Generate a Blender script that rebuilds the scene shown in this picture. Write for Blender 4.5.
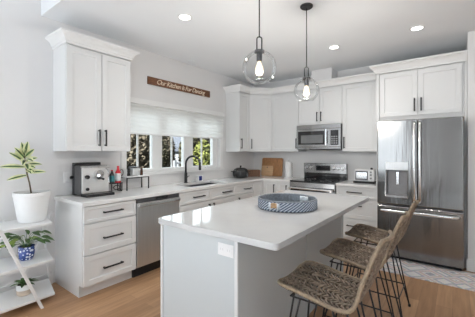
import bpy, bmesh, math, random
from mathutils import Vector, Matrix
PI = math.pi
for o in list(bpy.data.objects):
    bpy.data.objects.remove(o)
S = bpy.context.scene
COL = S.collection

# ------------------------------------------------------------------ camera, sky, big lights, exposure
cam_d = bpy.data.cameras.new('camera')
cam = bpy.data.objects.new('camera', cam_d)
COL.objects.link(cam)
cam.location = (3.403, -5.05, 1.385)
cam.rotation_euler = (PI / 2, 0, 0.649)
cam_d.sensor_width = 36.0
cam_d.lens = 288.8 / 475 * 36.0
cam_d.shift_y = -6.3 / 475
cam_d.clip_start = 0.05
S.camera = cam

world = bpy.data.worlds.new('overcast_sky')
S.world = world
world.use_nodes = True
bg = world.node_tree.nodes['Background']
bg.inputs['Color'].default_value = (0.85, 0.93, 1.0, 1)
bg.inputs['Strength'].default_value = 3.6

def area(name, loc, rot, sx, sy, power, col):
    l = bpy.data.lights.new(name, 'AREA')
    l.shape = 'RECTANGLE'
    l.size, l.size_y, l.energy, l.color = sx, sy, power, col
    o = bpy.data.objects.new(name, l)
    COL.objects.link(o)
    o.location, o.rotation_euler = loc, rot
    return o
# sky portals in the two glazed openings of wall_rear behind the camera (they only guide the sampling of the sky)
for px in (1.2, 5.2):
    po = area('sky_portal', (px, -8.0, 1.55), (PI / 2, 0, 0), 2.0, 3.0, 1, (1, 1, 1))
    po.data.cycles.is_portal = True
po = area('sky_portal', (-0.2, -2.02, 1.56), (PI / 2, 0, -PI / 2), 2.0, 1.1, 1, (1, 1, 1))
po.data.cycles.is_portal = True
# the sun falls through those openings on to the added pale carpet, which bounces it into the kitchen
sun_d = bpy.data.lights.new('sun', 'SUN')
sun_d.energy, sun_d.angle, sun_d.color = 47.0, math.radians(1.5), (1.0, 0.98, 0.96)
sun = bpy.data.objects.new('sun', sun_d)
COL.objects.link(sun)
sun.rotation_euler = Vector((-0.10, 0.70, -0.74)).to_track_quat('-Z', 'Y').to_euler()

S.view_settings.view_transform = 'Standard'
S.view_settings.look = 'None'
S.view_settings.gamma = 1.0
S.view_settings.use_curve_mapping = False
S.view_settings.exposure = 0.0
S.cycles.max_bounces = 10
S.cycles.diffuse_bounces = 6
S.cycles.glossy_bounces = 5
S.cycles.transmission_bounces = 8
S.cycles.caustics_reflective = False
S.cycles.caustics_refractive = False
S.cycles.sample_clamp_indirect = 4.0
S.cycles.use_denoising = True

# ------------------------------------------------------------------ materials
def mat(name, col, rough=0.5, metal=0.0, spec=0.5, noise=0.0, scale=20.0, bump=0.0, stretch=None, coat=0.0):
    m = bpy.data.materials.new(name)
    m.use_nodes = True
    nt = m.node_tree
    b = nt.nodes['Principled BSDF']
    b.inputs['Base Color'].default_value = (*col, 1)
    b.inputs['Roughness'].default_value = rough
    b.inputs['Metallic'].default_value = metal
    b.inputs['Specular IOR Level'].default_value = spec
    b.inputs['Coat Weight'].default_value = coat
    if noise or bump:
        tc = nt.nodes.new('ShaderNodeTexCoord')
        mp = nt.nodes.new('ShaderNodeMapping')
        nt.links.new(tc.outputs['Object'], mp.inputs['Vector'])
        if stretch:
            mp.inputs['Scale'].default_value = stretch
        n = nt.nodes.new('ShaderNodeTexNoise')
        n.inputs['Scale'].default_value = scale
        n.inputs['Detail'].default_value = 4
        nt.links.new(mp.outputs['Vector'], n.inputs['Vector'])
        if noise:
            r = nt.nodes.new('ShaderNodeValToRGB')
            r.color_ramp.elements[0].position = 0.3
            r.color_ramp.elements[1].position = 0.7
            r.color_ramp.elements[0].color = (*[max(0, c * (1 - noise)) for c in col], 1)
            r.color_ramp.elements[1].color = (*[min(1, c * (1 + noise)) for c in col], 1)
            nt.links.new(n.outputs['Fac'], r.inputs['Fac'])
            nt.links.new(r.outputs['Color'], b.inputs['Base Color'])
        if bump:
            bp = nt.nodes.new('ShaderNodeBump')
            bp.inputs['Strength'].default_value = bump
            bp.inputs['Distance'].default_value = 0.01
            nt.links.new(n.outputs['Fac'], bp.inputs['Height'])
            nt.links.new(bp.outputs['Normal'], b.inputs['Normal'])
    return m

def emit(name, col, strength):
    m = bpy.data.materials.new(name)
    m.use_nodes = True
    nt = m.node_tree
    b = nt.nodes['Principled BSDF']
    b.inputs['Base Color'].default_value = (*col, 1)
    b.inputs['Emission Color'].default_value = (*col, 1)
    b.inputs['Emission Strength'].default_value = strength
    return m

def glass(name, tint=(1, 1, 1), refl=0.6):
    # thin clear glass: mostly see-through with a grazing-angle reflection
    m = bpy.data.materials.new(name)
    m.use_nodes = True
    nt = m.node_tree
    nt.nodes.remove(nt.nodes['Principled BSDF'])
    out = nt.nodes['Material Output']
    t = nt.nodes.new('ShaderNodeBsdfTransparent')
    t.inputs['Color'].default_value = (*tint, 1)
    g = nt.nodes.new('ShaderNodeBsdfGlossy')
    g.inputs['Roughness'].default_value = 0.02
    lw = nt.nodes.new('ShaderNodeLayerWeight')
    lw.inputs['Blend'].default_value = 0.2
    mu = nt.nodes.new('ShaderNodeMath')
    mu.operation = 'MULTIPLY'
    mu.inputs[1].default_value = refl
    nt.links.new(lw.outputs['Fresnel'], mu.inputs[0])
    mx = nt.nodes.new('ShaderNodeMixShader')
    nt.links.new(mu.outputs[0], mx.inputs['Fac'])
    nt.links.new(t.outputs[0], mx.inputs[1])
    nt.links.new(g.outputs[0], mx.inputs[2])
    nt.links.new(mx.outputs[0], out.inputs['Surface'])
    return m

def oak_floor():
    m = mat('oak_planks', (0.5, 0.3, 0.16), 0.38, spec=0.4)
    nt = m.node_tree
    b = nt.nodes['Principled BSDF']
    tc = nt.nodes.new('ShaderNodeTexCoord')
    mp = nt.nodes.new('ShaderNodeMapping')
    mp.inputs['Rotation'].default_value = (0, 0, PI / 2)
    nt.links.new(tc.outputs['Object'], mp.inputs['Vector'])
    br = nt.nodes.new('ShaderNodeTexBrick')
    br.offset = 0.37
    br.inputs['Color1'].default_value = (0.50, 0.305, 0.17, 1)
    br.inputs['Color2'].default_value = (0.33, 0.185, 0.095, 1)
    br.inputs['Mortar'].default_value = (0.28, 0.16, 0.09, 1)
    br.inputs['Scale'].default_value = 1.0
    br.inputs['Mortar Size'].default_value = 0.0016
    br.inputs['Brick Width'].default_value = 1.15
    br.inputs['Row Height'].default_value = 0.125
    nt.links.new(mp.outputs['Vector'], br.inputs['Vector'])
    mp2 = nt.nodes.new('ShaderNodeMapping')
    mp2.inputs['Scale'].default_value = (14, 1.2, 1)
    nt.links.new(tc.outputs['Object'], mp2.inputs['Vector'])
    n = nt.nodes.new('ShaderNodeTexNoise')
    n.inputs['Scale'].default_value = 2.4
    n.inputs['Detail'].default_value = 6
    nt.links.new(mp2.outputs['Vector'], n.inputs['Vector'])
    r = nt.nodes.new('ShaderNodeValToRGB')
    r.color_ramp.elements[0].position = 0.3
    r.color_ramp.elements[1].position = 0.7
    r.color_ramp.elements[0].color = (0.80, 0.77, 0.74, 1)
    r.color_ramp.elements[1].color = (1.10, 1.10, 1.10, 1)
    nt.links.new(n.outputs['Fac'], r.inputs['Fac'])
    mx = nt.nodes.new('ShaderNodeMix')
    mx.data_type = 'RGBA'
    mx.blend_type = 'MULTIPLY'
    mx.inputs['Factor'].default_value = 1
    nt.links.new(br.outputs['Color'], mx.inputs[6])
    nt.links.new(r.outputs['Color'], mx.inputs[7])
    nt.links.new(mx.outputs[2], b.inputs['Base Color'])
    return m

def rug_mat():
    m = mat('woven_runner', (0.6, 0.58, 0.58), 0.95, spec=0.1)
    nt = m.node_tree
    b = nt.nodes['Principled BSDF']
    tc = nt.nodes.new('ShaderNodeTexCoord')
    def n(t):
        return nt.nodes.new(t)
    v = n('ShaderNodeTexVoronoi')
    v.distance = 'MANHATTAN'
    v.inputs['Scale'].default_value = 4.2
    v.inputs['Randomness'].default_value = 0.35
    nt.links.new(tc.outputs['Object'], v.inputs['Vector'])
    r = n('ShaderNodeValToRGB')
    r.color_ramp.interpolation = 'CONSTANT'
    els = r.color_ramp.elements
    els[0].position, els[0].color = 0.0, (0.40, 0.42, 0.46, 1)
    els[1].position, els[1].color = 0.30, (0.74, 0.72, 0.71, 1)
    for p, c in ((0.42, (0.60, 0.50, 0.48)), (0.55, (0.70, 0.64, 0.62)), (0.70, (0.48, 0.49, 0.53)), (0.85, (0.75, 0.73, 0.72))):
        e = els.new(p)
        e.color = (*c, 1)
    nt.links.new(v.outputs['Distance'], r.inputs['Fac'])
    w = n('ShaderNodeTexNoise')
    w.inputs['Scale'].default_value = 60
    nt.links.new(tc.outputs['Object'], w.inputs['Vector'])
    mx = n('ShaderNodeMix')
    mx.data_type = 'RGBA'
    mx.blend_type = 'OVERLAY'
    mx.inputs['Factor'].default_value = 0.5
    nt.links.new(r.outputs['Color'], mx.inputs[6])
    nt.links.new(w.outputs['Color'], mx.inputs[7])
    nt.links.new(mx.outputs[2], b.inputs['Base Color'])
    return m

def stripe_mat(name, c1, c2, axis_scale, rot, width=0.5):
    m = mat(name, c1, 0.8)
    nt = m.node_tree
    b = nt.nodes['Principled BSDF']
    tc = nt.nodes.new('ShaderNodeTexCoord')
    return m, nt, b, tc

def dotted_mat():
    m = mat('blue_floral_glaze', (0.03, 0.06, 0.22), 0.2)
    nt = m.node_tree
    b = nt.nodes['Principled BSDF']
    tc = nt.nodes.new('ShaderNodeTexCoord')
    v = nt.nodes.new('ShaderNodeTexVoronoi')
    v.inputs['Scale'].default_value = 38
    v.inputs['Randomness'].default_value = 0.6
    nt.links.new(tc.outputs['Object'], v.inputs['Vector'])
    r = nt.nodes.new('ShaderNodeValToRGB')
    r.color_ramp.interpolation = 'CONSTANT'
    e = r.color_ramp.elements
    e[0].position, e[0].color = 0, (0.04, 0.07, 0.24, 1)
    e[1].position, e[1].color = 0.12, (0.75, 0.80, 0.88, 1)
    x = e.new(0.36)
    x.color = (0.03, 0.06, 0.22, 1)
    nt.links.new(v.outputs['Distance'], r.inputs['Fac'])
    nt.links.new(r.outputs['Color'], b.inputs['Base Color'])
    return m

def blind_mat():
    m = mat('blind_fabric', (0.95, 0.95, 0.95), 0.9, spec=0.1)
    nt = m.node_tree
    b = nt.nodes['Principled BSDF']
    tr = nt.nodes.new('ShaderNodeBsdfTranslucent')
    tr.inputs['Color'].default_value = (0.92, 0.92, 0.9, 1)
    mx = nt.nodes.new('ShaderNodeMixShader')
    mx.inputs['Fac'].default_value = 0.5
    nt.links.new(b.outputs[0], mx.inputs[1])
    nt.links.new(tr.outputs[0], mx.inputs[2])
    nt.links.new(mx.outputs[0], nt.nodes['Material Output'].inputs['Surface'])
    return m

WALL = mat('grey_wall_paint', (0.77, 0.765, 0.765), 0.85, spec=0.2, noise=0.01, scale=3)
CEIL = mat('white_ceiling_paint', (0.89, 0.91, 0.93), 0.9, spec=0.1, noise=0.008, scale=3)
CAB = mat('white_cabinet_lacquer', (0.755, 0.76, 0.76), 0.38, spec=0.4, noise=0.006, scale=4)
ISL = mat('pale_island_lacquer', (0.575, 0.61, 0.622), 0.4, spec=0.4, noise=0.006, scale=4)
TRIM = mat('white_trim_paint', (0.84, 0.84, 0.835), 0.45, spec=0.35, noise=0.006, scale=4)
QUARTZ_LIFT = mat('lightened_white_quartz', (0.86, 0.86, 0.855), 0.12, spec=0.5, noise=0.02, scale=7)  # same white quartz, lightened in colour to offset weak light on the perimeter counters
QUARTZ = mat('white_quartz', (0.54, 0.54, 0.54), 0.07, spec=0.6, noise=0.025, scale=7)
BLACK = mat('matte_black_metal', (0.02, 0.02, 0.022), 0.45, metal=0.3, noise=0.1, scale=30)
STEEL = mat('brushed_stainless', (0.43, 0.43, 0.43), 0.16, metal=1.0, noise=0.05, scale=6, stretch=(40, 40, 0.6), bump=0.004)
STEELH = mat('brushed_stainless_dishwasher', (0.62, 0.625, 0.63), 0.36, metal=0.9, noise=0.06, scale=6, stretch=(40, 40, 0.5), bump=0.02)
SATIN = mat('satin_silver', (0.80, 0.80, 0.79), 0.38, metal=0.55, noise=0.03, scale=6, stretch=(1, 1, 30))
CHROME = mat('polished_steel', (0.78, 0.78, 0.78), 0.16, metal=1.0, noise=0.02, scale=10)
STEELF = mat('wavy_fridge_stainless', (0.29, 0.287, 0.283), 0.15, metal=1.0, noise=0.05, scale=1.0, stretch=(11, 11, 0.6), bump=0.35)
DARKST = mat('dark_grey_steel', (0.10, 0.10, 0.105), 0.35, metal=0.6, noise=0.08, scale=20)
BGLASS = mat('black_glass', (0.012, 0.012, 0.014), 0.06, spec=0.6, noise=0.1, scale=5)
GREYGL = mat('grey_tinted_oven_glass', (0.16, 0.165, 0.17), 0.1, spec=0.6, noise=0.1, scale=5)
GREYP = mat('mid_grey_plastic', (0.26, 0.26, 0.27), 0.45, noise=0.05, scale=20)
WSLOT = mat('light_grey_plastic', (0.62, 0.62, 0.62), 0.5, noise=0.02, scale=20)
WPLAST = mat('white_plastic', (0.85, 0.85, 0.85), 0.35, noise=0.01, scale=20)
BLIND = blind_mat()
OAK = oak_floor()
BOUNCE_CARPET = mat('pale_bounce_carpet', (0.78, 0.80, 0.82), 0.95, spec=0.1, noise=0.04, scale=90, bump=0.3)
RUG = rug_mat()
SIGNW = mat('dark_stained_board', (0.15, 0.062, 0.028), 0.7, noise=0.45, scale=4, stretch=(1, 3, 30))
CREAM = mat('cream_lettering', (0.85, 0.74, 0.60), 0.7, noise=0.03, scale=20)
BOARD = mat('acacia_board', (0.36, 0.18, 0.075), 0.5, noise=0.3, scale=4, stretch=(20, 2, 3))
BOARDL = mat('pale_maple_board', (0.58, 0.38, 0.22), 0.5, noise=0.15, scale=4, stretch=(2, 2, 20))
WICK = mat('brown_wicker', (0.16, 0.085, 0.05), 0.8, noise=0.5, scale=60, bump=0.5)
RAT = mat('rattan_weave', (0.175, 0.13, 0.095), 0.65, noise=0.45, scale=30, bump=0.3)
RATD = mat('dark_rattan_gap_layer', (0.022, 0.016, 0.012), 0.8, noise=0.3, scale=40)
RATF = mat('rattan_wrapped_frame', (0.22, 0.165, 0.11), 0.65, noise=0.22, scale=70, bump=0.4)
LEAFG = mat('leaf_green', (0.06, 0.13, 0.035), 0.45, noise=0.4, scale=25)
LEAFL = mat('leaf_lime_green', (0.26, 0.36, 0.08), 0.45, noise=0.3, scale=25)
LEAFC = mat('leaf_cream_margin', (0.80, 0.82, 0.52), 0.5, noise=0.1, scale=25)
STEM = mat('plant_stem_bark', (0.12, 0.085, 0.05), 0.8, noise=0.3, scale=40)
SOIL = mat('potting_soil', (0.03, 0.022, 0.016), 0.95, noise=0.5, scale=80, bump=0.6)
POTW = mat('white_ceramic', (0.86, 0.87, 0.87), 0.3, noise=0.01, scale=10)
POTB = dotted_mat()
POTT = mat('speckled_cream_ceramic', (0.60, 0.50, 0.40), 0.6, noise=0.15, scale=25)
RED = mat('red_label_plastic', (0.62, 0.03, 0.045), 0.35, noise=0.1, scale=20)
BLUE = mat('deep_blue_label', (0.02, 0.04, 0.25), 0.4, noise=0.1, scale=20)
TEAL = mat('teal_label', (0.03, 0.20, 0.22), 0.4, noise=0.1, scale=20)
AMBER = mat('brown_bottle_glass', (0.07, 0.03, 0.018), 0.1, noise=0.1, scale=20)
PAPER = mat('paper_towel', (0.87, 0.87, 0.86), 0.95, spec=0.1, noise=0.02, scale=80, bump=0.2)
SINKM = mat('dark_composite_sink', (0.05, 0.05, 0.053), 0.35, noise=0.2, scale=90)
PANE = glass('window_glass', (0.97, 0.99, 0.98), 0.5)
GLOBE = glass('clear_globe_glass', (0.985, 0.99, 0.99), 0.6)
BULBG = emit('warm_bulb_glow', (1.0, 0.72, 0.40), 5.0)
BULBC = emit('warm_bulb_envelope', (1.0, 0.84, 0.62), 0.9)
LEDW = emit('recessed_led', (1.0, 0.97, 0.92), 9.0)
TRAYB = mat('grey_blue_weave', (0.20, 0.222, 0.25), 0.85, noise=0.25, scale=60, bump=0.3)
TRAYD = mat('navy_weave', (0.10, 0.13, 0.19), 0.85, noise=0.25, scale=80)
TRAYW = mat('off_white_weave', (0.60, 0.65, 0.70), 0.85, noise=0.1, scale=80)
TRAYT = mat('tan_rope', (0.42, 0.27, 0.15), 0.85, noise=0.3, scale=80)
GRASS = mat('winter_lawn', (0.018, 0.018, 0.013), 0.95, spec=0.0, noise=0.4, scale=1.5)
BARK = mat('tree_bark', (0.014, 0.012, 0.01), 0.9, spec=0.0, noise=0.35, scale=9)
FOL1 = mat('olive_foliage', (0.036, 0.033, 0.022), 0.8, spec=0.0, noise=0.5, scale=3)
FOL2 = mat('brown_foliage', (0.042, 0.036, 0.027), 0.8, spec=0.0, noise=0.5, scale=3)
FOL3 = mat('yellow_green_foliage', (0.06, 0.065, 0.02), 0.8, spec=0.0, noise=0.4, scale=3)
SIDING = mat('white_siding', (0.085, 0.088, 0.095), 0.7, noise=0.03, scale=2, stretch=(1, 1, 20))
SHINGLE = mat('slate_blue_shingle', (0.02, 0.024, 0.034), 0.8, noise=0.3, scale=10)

# ------------------------------------------------------------------ helpers
class MB:
    def __init__(s):
        s.bm = bmesh.new()
        s.mi = 0
        s.M = Matrix.Identity(4)
    def face(s, vs):
        try:
            f = s.bm.faces.new(vs)
            f.material_index = s.mi
            return f
        except ValueError:
            return None
    def v(s, p):
        return s.bm.verts.new(s.M @ Vector(p))
    def box(s, a, b):
        x0, y0, z0 = a
        x1, y1, z1 = b
        p = [s.v(q) for q in ((x0, y0, z0), (x1, y0, z0), (x1, y1, z0), (x0, y1, z0), (x0, y0, z1), (x1, y0, z1), (x1, y1, z1), (x0, y1, z1))]
        for q in ((3, 2, 1, 0), (4, 5, 6, 7), (0, 1, 5, 4), (1, 2, 6, 5), (2, 3, 7, 6), (3, 0, 4, 7)):
            s.face([p[i] for i in q])
        return s
    def prism(s, poly, z0, z1):
        a = [s.v((x, y, z0)) for x, y in poly]
        b = [s.v((x, y, z1)) for x, y in poly]
        n = len(poly)
        s.face(a[::-1])
        s.face(b)
        for i in range(n):
            s.face([a[i], a[(i + 1) % n], b[(i + 1) % n], b[i]])
        return s
    def lathe(s, prof, c=(0, 0, 0), n=24, axis='z', closed=False):
        rings = []
        for r, h in prof:
            ring = []
            for k in range(n):
                t = 2 * PI * k / n
                a, b_ = r * math.cos(t), r * math.sin(t)
                p = {'z': (a, b_, h), 'y': (a, h, -b_), 'x': (h, a, b_)}[axis]
                ring.append(s.v((c[0] + p[0], c[1] + p[1], c[2] + p[2])))
            rings.append(ring)
        for i in range(len(rings) - 1):
            for k in range(n):
                s.face([rings[i][k], rings[i][(k + 1) % n], rings[i + 1][(k + 1) % n], rings[i + 1][k]])
        if closed:
            s.face(rings[0][::-1])
            s.face(rings[-1])
        return s
    def cyl(s, c, r, h, n=20, axis='z'):
        return s.lathe([(r, 0), (r, h)], c, n, axis, True)
    def tube(s, path, r, n=6, closed=False, caps=True):
        P = [Vector(p) for p in path]
        m = len(P)
        rings = []
        prev = None
        for i in range(m):
            if closed:
                t = P[(i + 1) % m] - P[i - 1]
            else:
                t = P[min(i + 1, m - 1)] - P[max(i - 1, 0)]
            if t.length < 1e-9:
                t = Vector((0, 0, 1))
            t.normalize()
            if prev is None:
                u = t.orthogonal().normalized()
            else:
                u = prev - t * prev.dot(t)
                u = u.normalized() if u.length > 1e-6 else t.orthogonal().normalized()
            prev = u
            w = t.cross(u)
            rr = r[i] if isinstance(r, (list, tuple)) else r
            rings.append([s.v(P[i] + u * (rr * math.cos(2 * PI * k / n)) + w * (rr * math.sin(2 * PI * k / n))) for k in range(n)])
        for i in range(m if closed else m - 1):
            a, b_ = rings[i], rings[(i + 1) % m]
            for k in range(n):
                s.face([a[k], a[(k + 1) % n], b_[(k + 1) % n], b_[k]])
        if caps and not closed:
            s.face(rings[0][::-1])
            s.face(rings[-1])
        return s
    def sphere(s, c, r, n=16, m=10, sc=(1, 1, 1)):
        prof = [(r * math.sin(PI * i / m), -r * math.cos(PI * i / m)) for i in range(m + 1)]
        prof[0] = (r * 0.01, -r)
        prof[-1] = (r * 0.01, r)
        M0 = s.M
        s.M = M0 @ Matrix.Translation(c) @ Matrix.Diagonal((*sc, 1))
        s.lathe(prof, (0, 0, 0), n)
        s.M = M0
        return s
    def cells(s, xs, ys, keep, z0, z1):
        # flat slab with holes, made of a grid of cells
        nx, ny = len(xs) - 1, len(ys) - 1
        K = lambda i, j: 0 <= i < nx and 0 <= j < ny and keep((xs[i] + xs[i + 1]) / 2, (ys[j] + ys[j + 1]) / 2)
        V = {}
        def g(i, j, z):
            if (i, j, z) not in V:
                V[(i, j, z)] = s.v((xs[i], ys[j], (z0, z1)[z]))
            return V[(i, j, z)]
        for i in range(nx):
            for j in range(ny):
                if not K(i, j):
                    continue
                s.face([g(i, j, 1), g(i + 1, j, 1), g(i + 1, j + 1, 1), g(i, j + 1, 1)])
                s.face([g(i, j, 0), g(i, j + 1, 0), g(i + 1, j + 1, 0), g(i + 1, j, 0)])
                if not K(i, j - 1): s.face([g(i, j, 0), g(i + 1, j, 0), g(i + 1, j, 1), g(i, j, 1)])
                if not K(i, j + 1): s.face([g(i + 1, j + 1, 0), g(i, j + 1, 0), g(i, j + 1, 1), g(i + 1, j + 1, 1)])
                if not K(i - 1, j): s.face([g(i, j + 1, 0), g(i, j, 0), g(i, j, 1), g(i, j + 1, 1)])
                if not K(i + 1, j): s.face([g(i + 1, j, 0), g(i + 1, j + 1, 0), g(i + 1, j + 1, 1), g(i + 1, j, 1)])
        return s
    def build(s, name, m, parent=None, bevel=0.0, smooth=False, seg=2):
        bmesh.ops.recalc_face_normals(s.bm, faces=s.bm.faces[:])
        me = bpy.data.meshes.new(name)
        s.bm.to_mesh(me)
        s.bm.free()
        for x in (m if isinstance(m, (list, tuple)) else [m]):
            me.materials.append(x)
        if smooth:
            me.polygons.foreach_set('use_smooth', [True] * len(me.polygons))
        o = bpy.data.objects.new(name, me)
        COL.objects.link(o)
        if parent:
            o.parent = parent
        if bevel:
            b = o.modifiers.new('edge', 'BEVEL')
            b.width, b.segments, b.limit_method = bevel, seg, 'ANGLE'
            b.harden_normals = False
        return o

def tag(o, label=None, cat=None, group=None, kind=None):
    if label: o['label'] = label
    if cat: o['category'] = cat
    if group: o['group'] = group
    if kind: o['kind'] = kind
    return o

def thing(name, label, cat, loc=(0, 0, 0), rz=0.0, group=None):
    o = bpy.data.objects.new(name, None)
    o.empty_display_size = 0.1
    COL.objects.link(o)
    o.location, o.rotation_euler = loc, (0, 0, rz)
    return tag(o, label, cat, group)

def struct(mb, name, m, label=None, parent=None, **k):
    o = mb.build(name, m, parent, **k)
    if not parent:
        o['kind'] = 'structure'
        if label: o['label'] = label
    return o

def copy_tree(o, parent=None):
    c = o.copy()
    COL.objects.link(c)
    if parent: c.parent = parent
    for ch in [x for x in COL.objects if x.parent == o]:
        copy_tree(ch, c)
    return c

def shaker(w, h, rail=0.057, t=0.02, dep=0.010):
    # a framed door standing on x 0..w, z 0..h with its face at y=-t
    b = MB()
    fr = [b.v(p) for p in ((0, -t, 0), (w, -t, 0), (w, -t, h), (0, -t, h))]
    bk = [b.v(p) for p in ((0, 0, 0), (w, 0, 0), (w, 0, h), (0, 0, h))]
    i1 = [b.v(p) for p in ((rail, -t, rail), (w - rail, -t, rail), (w - rail, -t, h - rail), (rail, -t, h - rail))]
    q = rail + 0.003
    i2 = [b.v(p) for p in ((q, -t + dep, q), (w - q, -t + dep, q), (w - q, -t + dep, h - q), (q, -t + dep, h - q))]
    b.face(bk[::-1])
    b.face(i2)
    for k in range(4):
        n = (k + 1) % 4
        b.face([fr[k], fr[n], i1[n], i1[k]])
        b.face([i1[k], i1[n], i2[n], i2[k]])
        b.face([fr[k], bk[k], bk[n], fr[n]])
    return b

def pull(cx, cz, length, vertical, yf):
    # black square bar pull standing off a face at y=yf (front is -y)
    b = MB()
    h, t = length / 2, 0.0072
    if vertical:
        b.box((cx - t, yf - 0.034, cz - h), (cx + t, yf - 0.023, cz + h))
        for s_ in (-1, 1):
            z = cz + s_ * (h - 0.012)
            b.box((cx - t, yf - 0.024, z - t), (cx + t, yf - 0.0002, z + t))
    else:
        b.box((cx - h, yf - 0.034, cz - t), (cx + h, yf - 0.023, cz + t))
        for s_ in (-1, 1):
            x = cx + s_ * (h - 0.012)
            b.box((x - t, yf - 0.024, cz - t), (x + t, yf - 0.0002, cz + t))
    return b

def front(root, name, x0, x1, z0, z1, yf, handle=None, hlen=0.17, rail=0.057, m=CAB, hname='handle'):
    # a door or drawer front; handle = (x, z, vertical) in the cabinet's coordinates
    b = shaker(x1 - x0, z1 - z0, rail)
    d = b.build(name, m, root, bevel=0.0015)
    d.location = (x0, yf + 0.02, z0)
    if handle:
        hx, hz, vert = handle
        pull(hx - x0, hz - z0, hlen, vert, -0.02).build(hname, BLACK, d, bevel=0.0015)
    return d

CROWN = [(0.0, 0.0), (0.012, 0.0), (0.012, 0.022), (0.020, 0.026), (0.026, 0.045), (0.040, 0.068), (0.058, 0.084), (0.070, 0.090), (0.076, 0.094), (0.076, 0.112), (0.0, 0.112)]
def sweep(path, prof, z):
    # profile swept along a polyline in plan; offsets go to the right-hand side of travel
    b = MB()
    P = [Vector(p) for p in path]
    n = len(P)
    rings = []
    for i in range(n):
        def nr(a, c):
            d = (P[c] - P[a]).normalized()
            return Vector((d.y, -d.x))
        if i == 0: m_ = nr(0, 1)
        elif i == n - 1: m_ = nr(n - 2, n - 1)
        else:
            a, c = nr(i - 1, i), nr(i, i + 1)
            m_ = (a + c) / (1 + a.dot(c))
        rings.append([b.v((P[i].x + m_.x * o, P[i].y + m_.y * o, z + h)) for o, h in prof])
    k = len(prof)
    for i in range(n - 1):
        for j in range(k):
            b.face([rings[i][j], rings[i][(j + 1) % k], rings[i + 1][(j + 1) % k], rings[i + 1][j]])
    b.face(rings[0][::-1])
    b.face(rings[-1])
    return b

# ------------------------------------------------------------------ the room
H, YS, XR, YB = 2.79, -3.906, 6.4, -8.0
b = MB(); b.box((-0.15, YB, -0.1), (XR + 0.15, 0.15, 0.0))
struct(b, 'floor', OAK, 'oak plank floor')
b = MB(); b.box((0.02, YB + 0.02, 0.0005), (XR - 0.02, -5.0, 0.012))  # unseen carpet, added pale to bounce sunlight up to the kitchen ceiling
struct(b, 'floor_bounce_carpet', BOUNCE_CARPET, 'added pale living room carpet out of view, bouncing sunlight')
WY0, WY1, WZ0, WZ1 = -2.95, -1.10, 1.10, 2.02
b = MB()
b.M = Matrix(((0, 0, 1, 0), (1, 0, 0, 0), (0, 1, 0, 0), (0, 0, 0, 1)))      # (y, z, x) -> (x, y, z)
b.cells([YB, WY0, WY1, 0.15], [0, WZ0, WZ1, 4.2], lambda y, z: not (WY0 < y < WY1 and WZ0 < z < WZ1), -0.15, 0.0)
struct(b, 'wall_left', WALL, 'pale grey wall with the kitchen window')
b = MB(); b.box((0.0, 0.0, 0), (XR, 0.15, H + 0.05))
struct(b, 'wall_back', WALL, 'pale grey wall behind the range')
b = MB(); b.box((XR, YB, 0), (XR + 0.15, 0.15, 4.2))
struct(b, 'wall_right', WALL)
b = MB()
b.M = Matrix(((1, 0, 0, 0), (0, 0, -1, 0), (0, 1, 0, 0), (0, 0, 0, 1)))     # (x, z, -y)
b.cells([0, 0.2, 2.2, 4.2, 6.2, XR], [0, 0.05, 3.05, 4.2], lambda x, z: not ((0.2 < x < 2.2 or 4.2 < x < 6.2) and 0.05 < z < 3.05), -YB, -YB + 0.15)
struct(b, 'wall_rear', mat('greige_wall_paint', (0.55, 0.545, 0.54), 0.85, spec=0.2, noise=0.02, scale=3))
for i, x0 in enumerate((0.2, 4.2)):
    b = MB()
    b.M = Matrix(((1, 0, 0, 0), (0, 0, -1, 0), (0, 1, 0, 0), (0, 0, 0, 1)))
    b.cells([x0 + 0.001, x0 + 0.09, x0 + 0.62, x0 + 0.72, x0 + 1.28, x0 + 1.38, x0 + 1.91, x0 + 1.999], [0.051, 0.16, 2.1, 2.2, 2.96, 3.049], lambda x, z: not ((x0 + 0.09 < x < x0 + 0.62 or x0 + 0.72 < x < x0 + 1.28 or x0 + 1.38 < x < x0 + 1.91) and (0.16 < z < 2.1 or 2.2 < z < 2.96)), -YB + 0.04, -YB + 0.10)
    struct(b, 'window_%d' % (i + 2), TRIM)
b = MB(); b.box((0.0, YS, H), (XR, 0.0, H + 0.05))
struct(b, 'ceiling', CEIL, 'white kitchen ceiling')
b = MB(); b.box((0.0, YS, H + 0.05), (XR, YS + 0.1, 4.0))
struct(b, 'trim_1', CEIL, 'vertical face where the kitchen ceiling steps up')
b = MB(); b.box((0.0, YB, 4.0), (XR, YS + 0.1, 4.1))
struct(b, 'ceiling_upper', CEIL)
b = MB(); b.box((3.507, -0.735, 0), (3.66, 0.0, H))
struct(b, 'wall_wing', TRIM, 'end of the wing wall beside the fridge')  # wall takes the whiter trim colour to make up for weak light here
b = MB(); b.box((3.495, -0.75, 0.0), (3.675, -0.737, 0.14)); b.box((3.662, -0.737, 0.0), (3.675, -0.001, 0.14))
struct(b, 'baseboard_right', TRIM, 'white baseboard on the wing wall', bevel=0.003)
b = MB(); b.box((0.001, YB, 0.0), (0.014, -3.80, 0.12))
struct(b, 'baseboard_left', TRIM, 'white baseboard under the plants', bevel=0.003)
b = MB(); b.box((1.40, -0.30, 2.592), (1.755, -0.001, H - 0.001))
struct(b, 'trim_2', WALL, 'boxed duct chase above the cabinets', bevel=0.003)

# window: casing, frame with three casements, panes
b = MB()
b.M = Matrix(((0, 0, 1, 0), (1, 0, 0, 0), (0, 1, 0, 0), (0, 0, 0, 1)))
b.cells([WY0 - 0.075, WY0, WY1, WY1 + 0.075], [WZ0 - 0.0005, WZ1, WZ1 + 0.085], lambda y, z: not (WY0 < y < WY1 and z < WZ1), 0.0005, 0.02)
win = struct(b, 'window_1', TRIM, 'three-light kitchen window above the sink', bevel=0.003)
b = MB(); b.box((-0.149, WY0 - 0.09, WZ0 - 0.03), (0.045, WY1 + 0.09, WZ0 - 0.0005))
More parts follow.
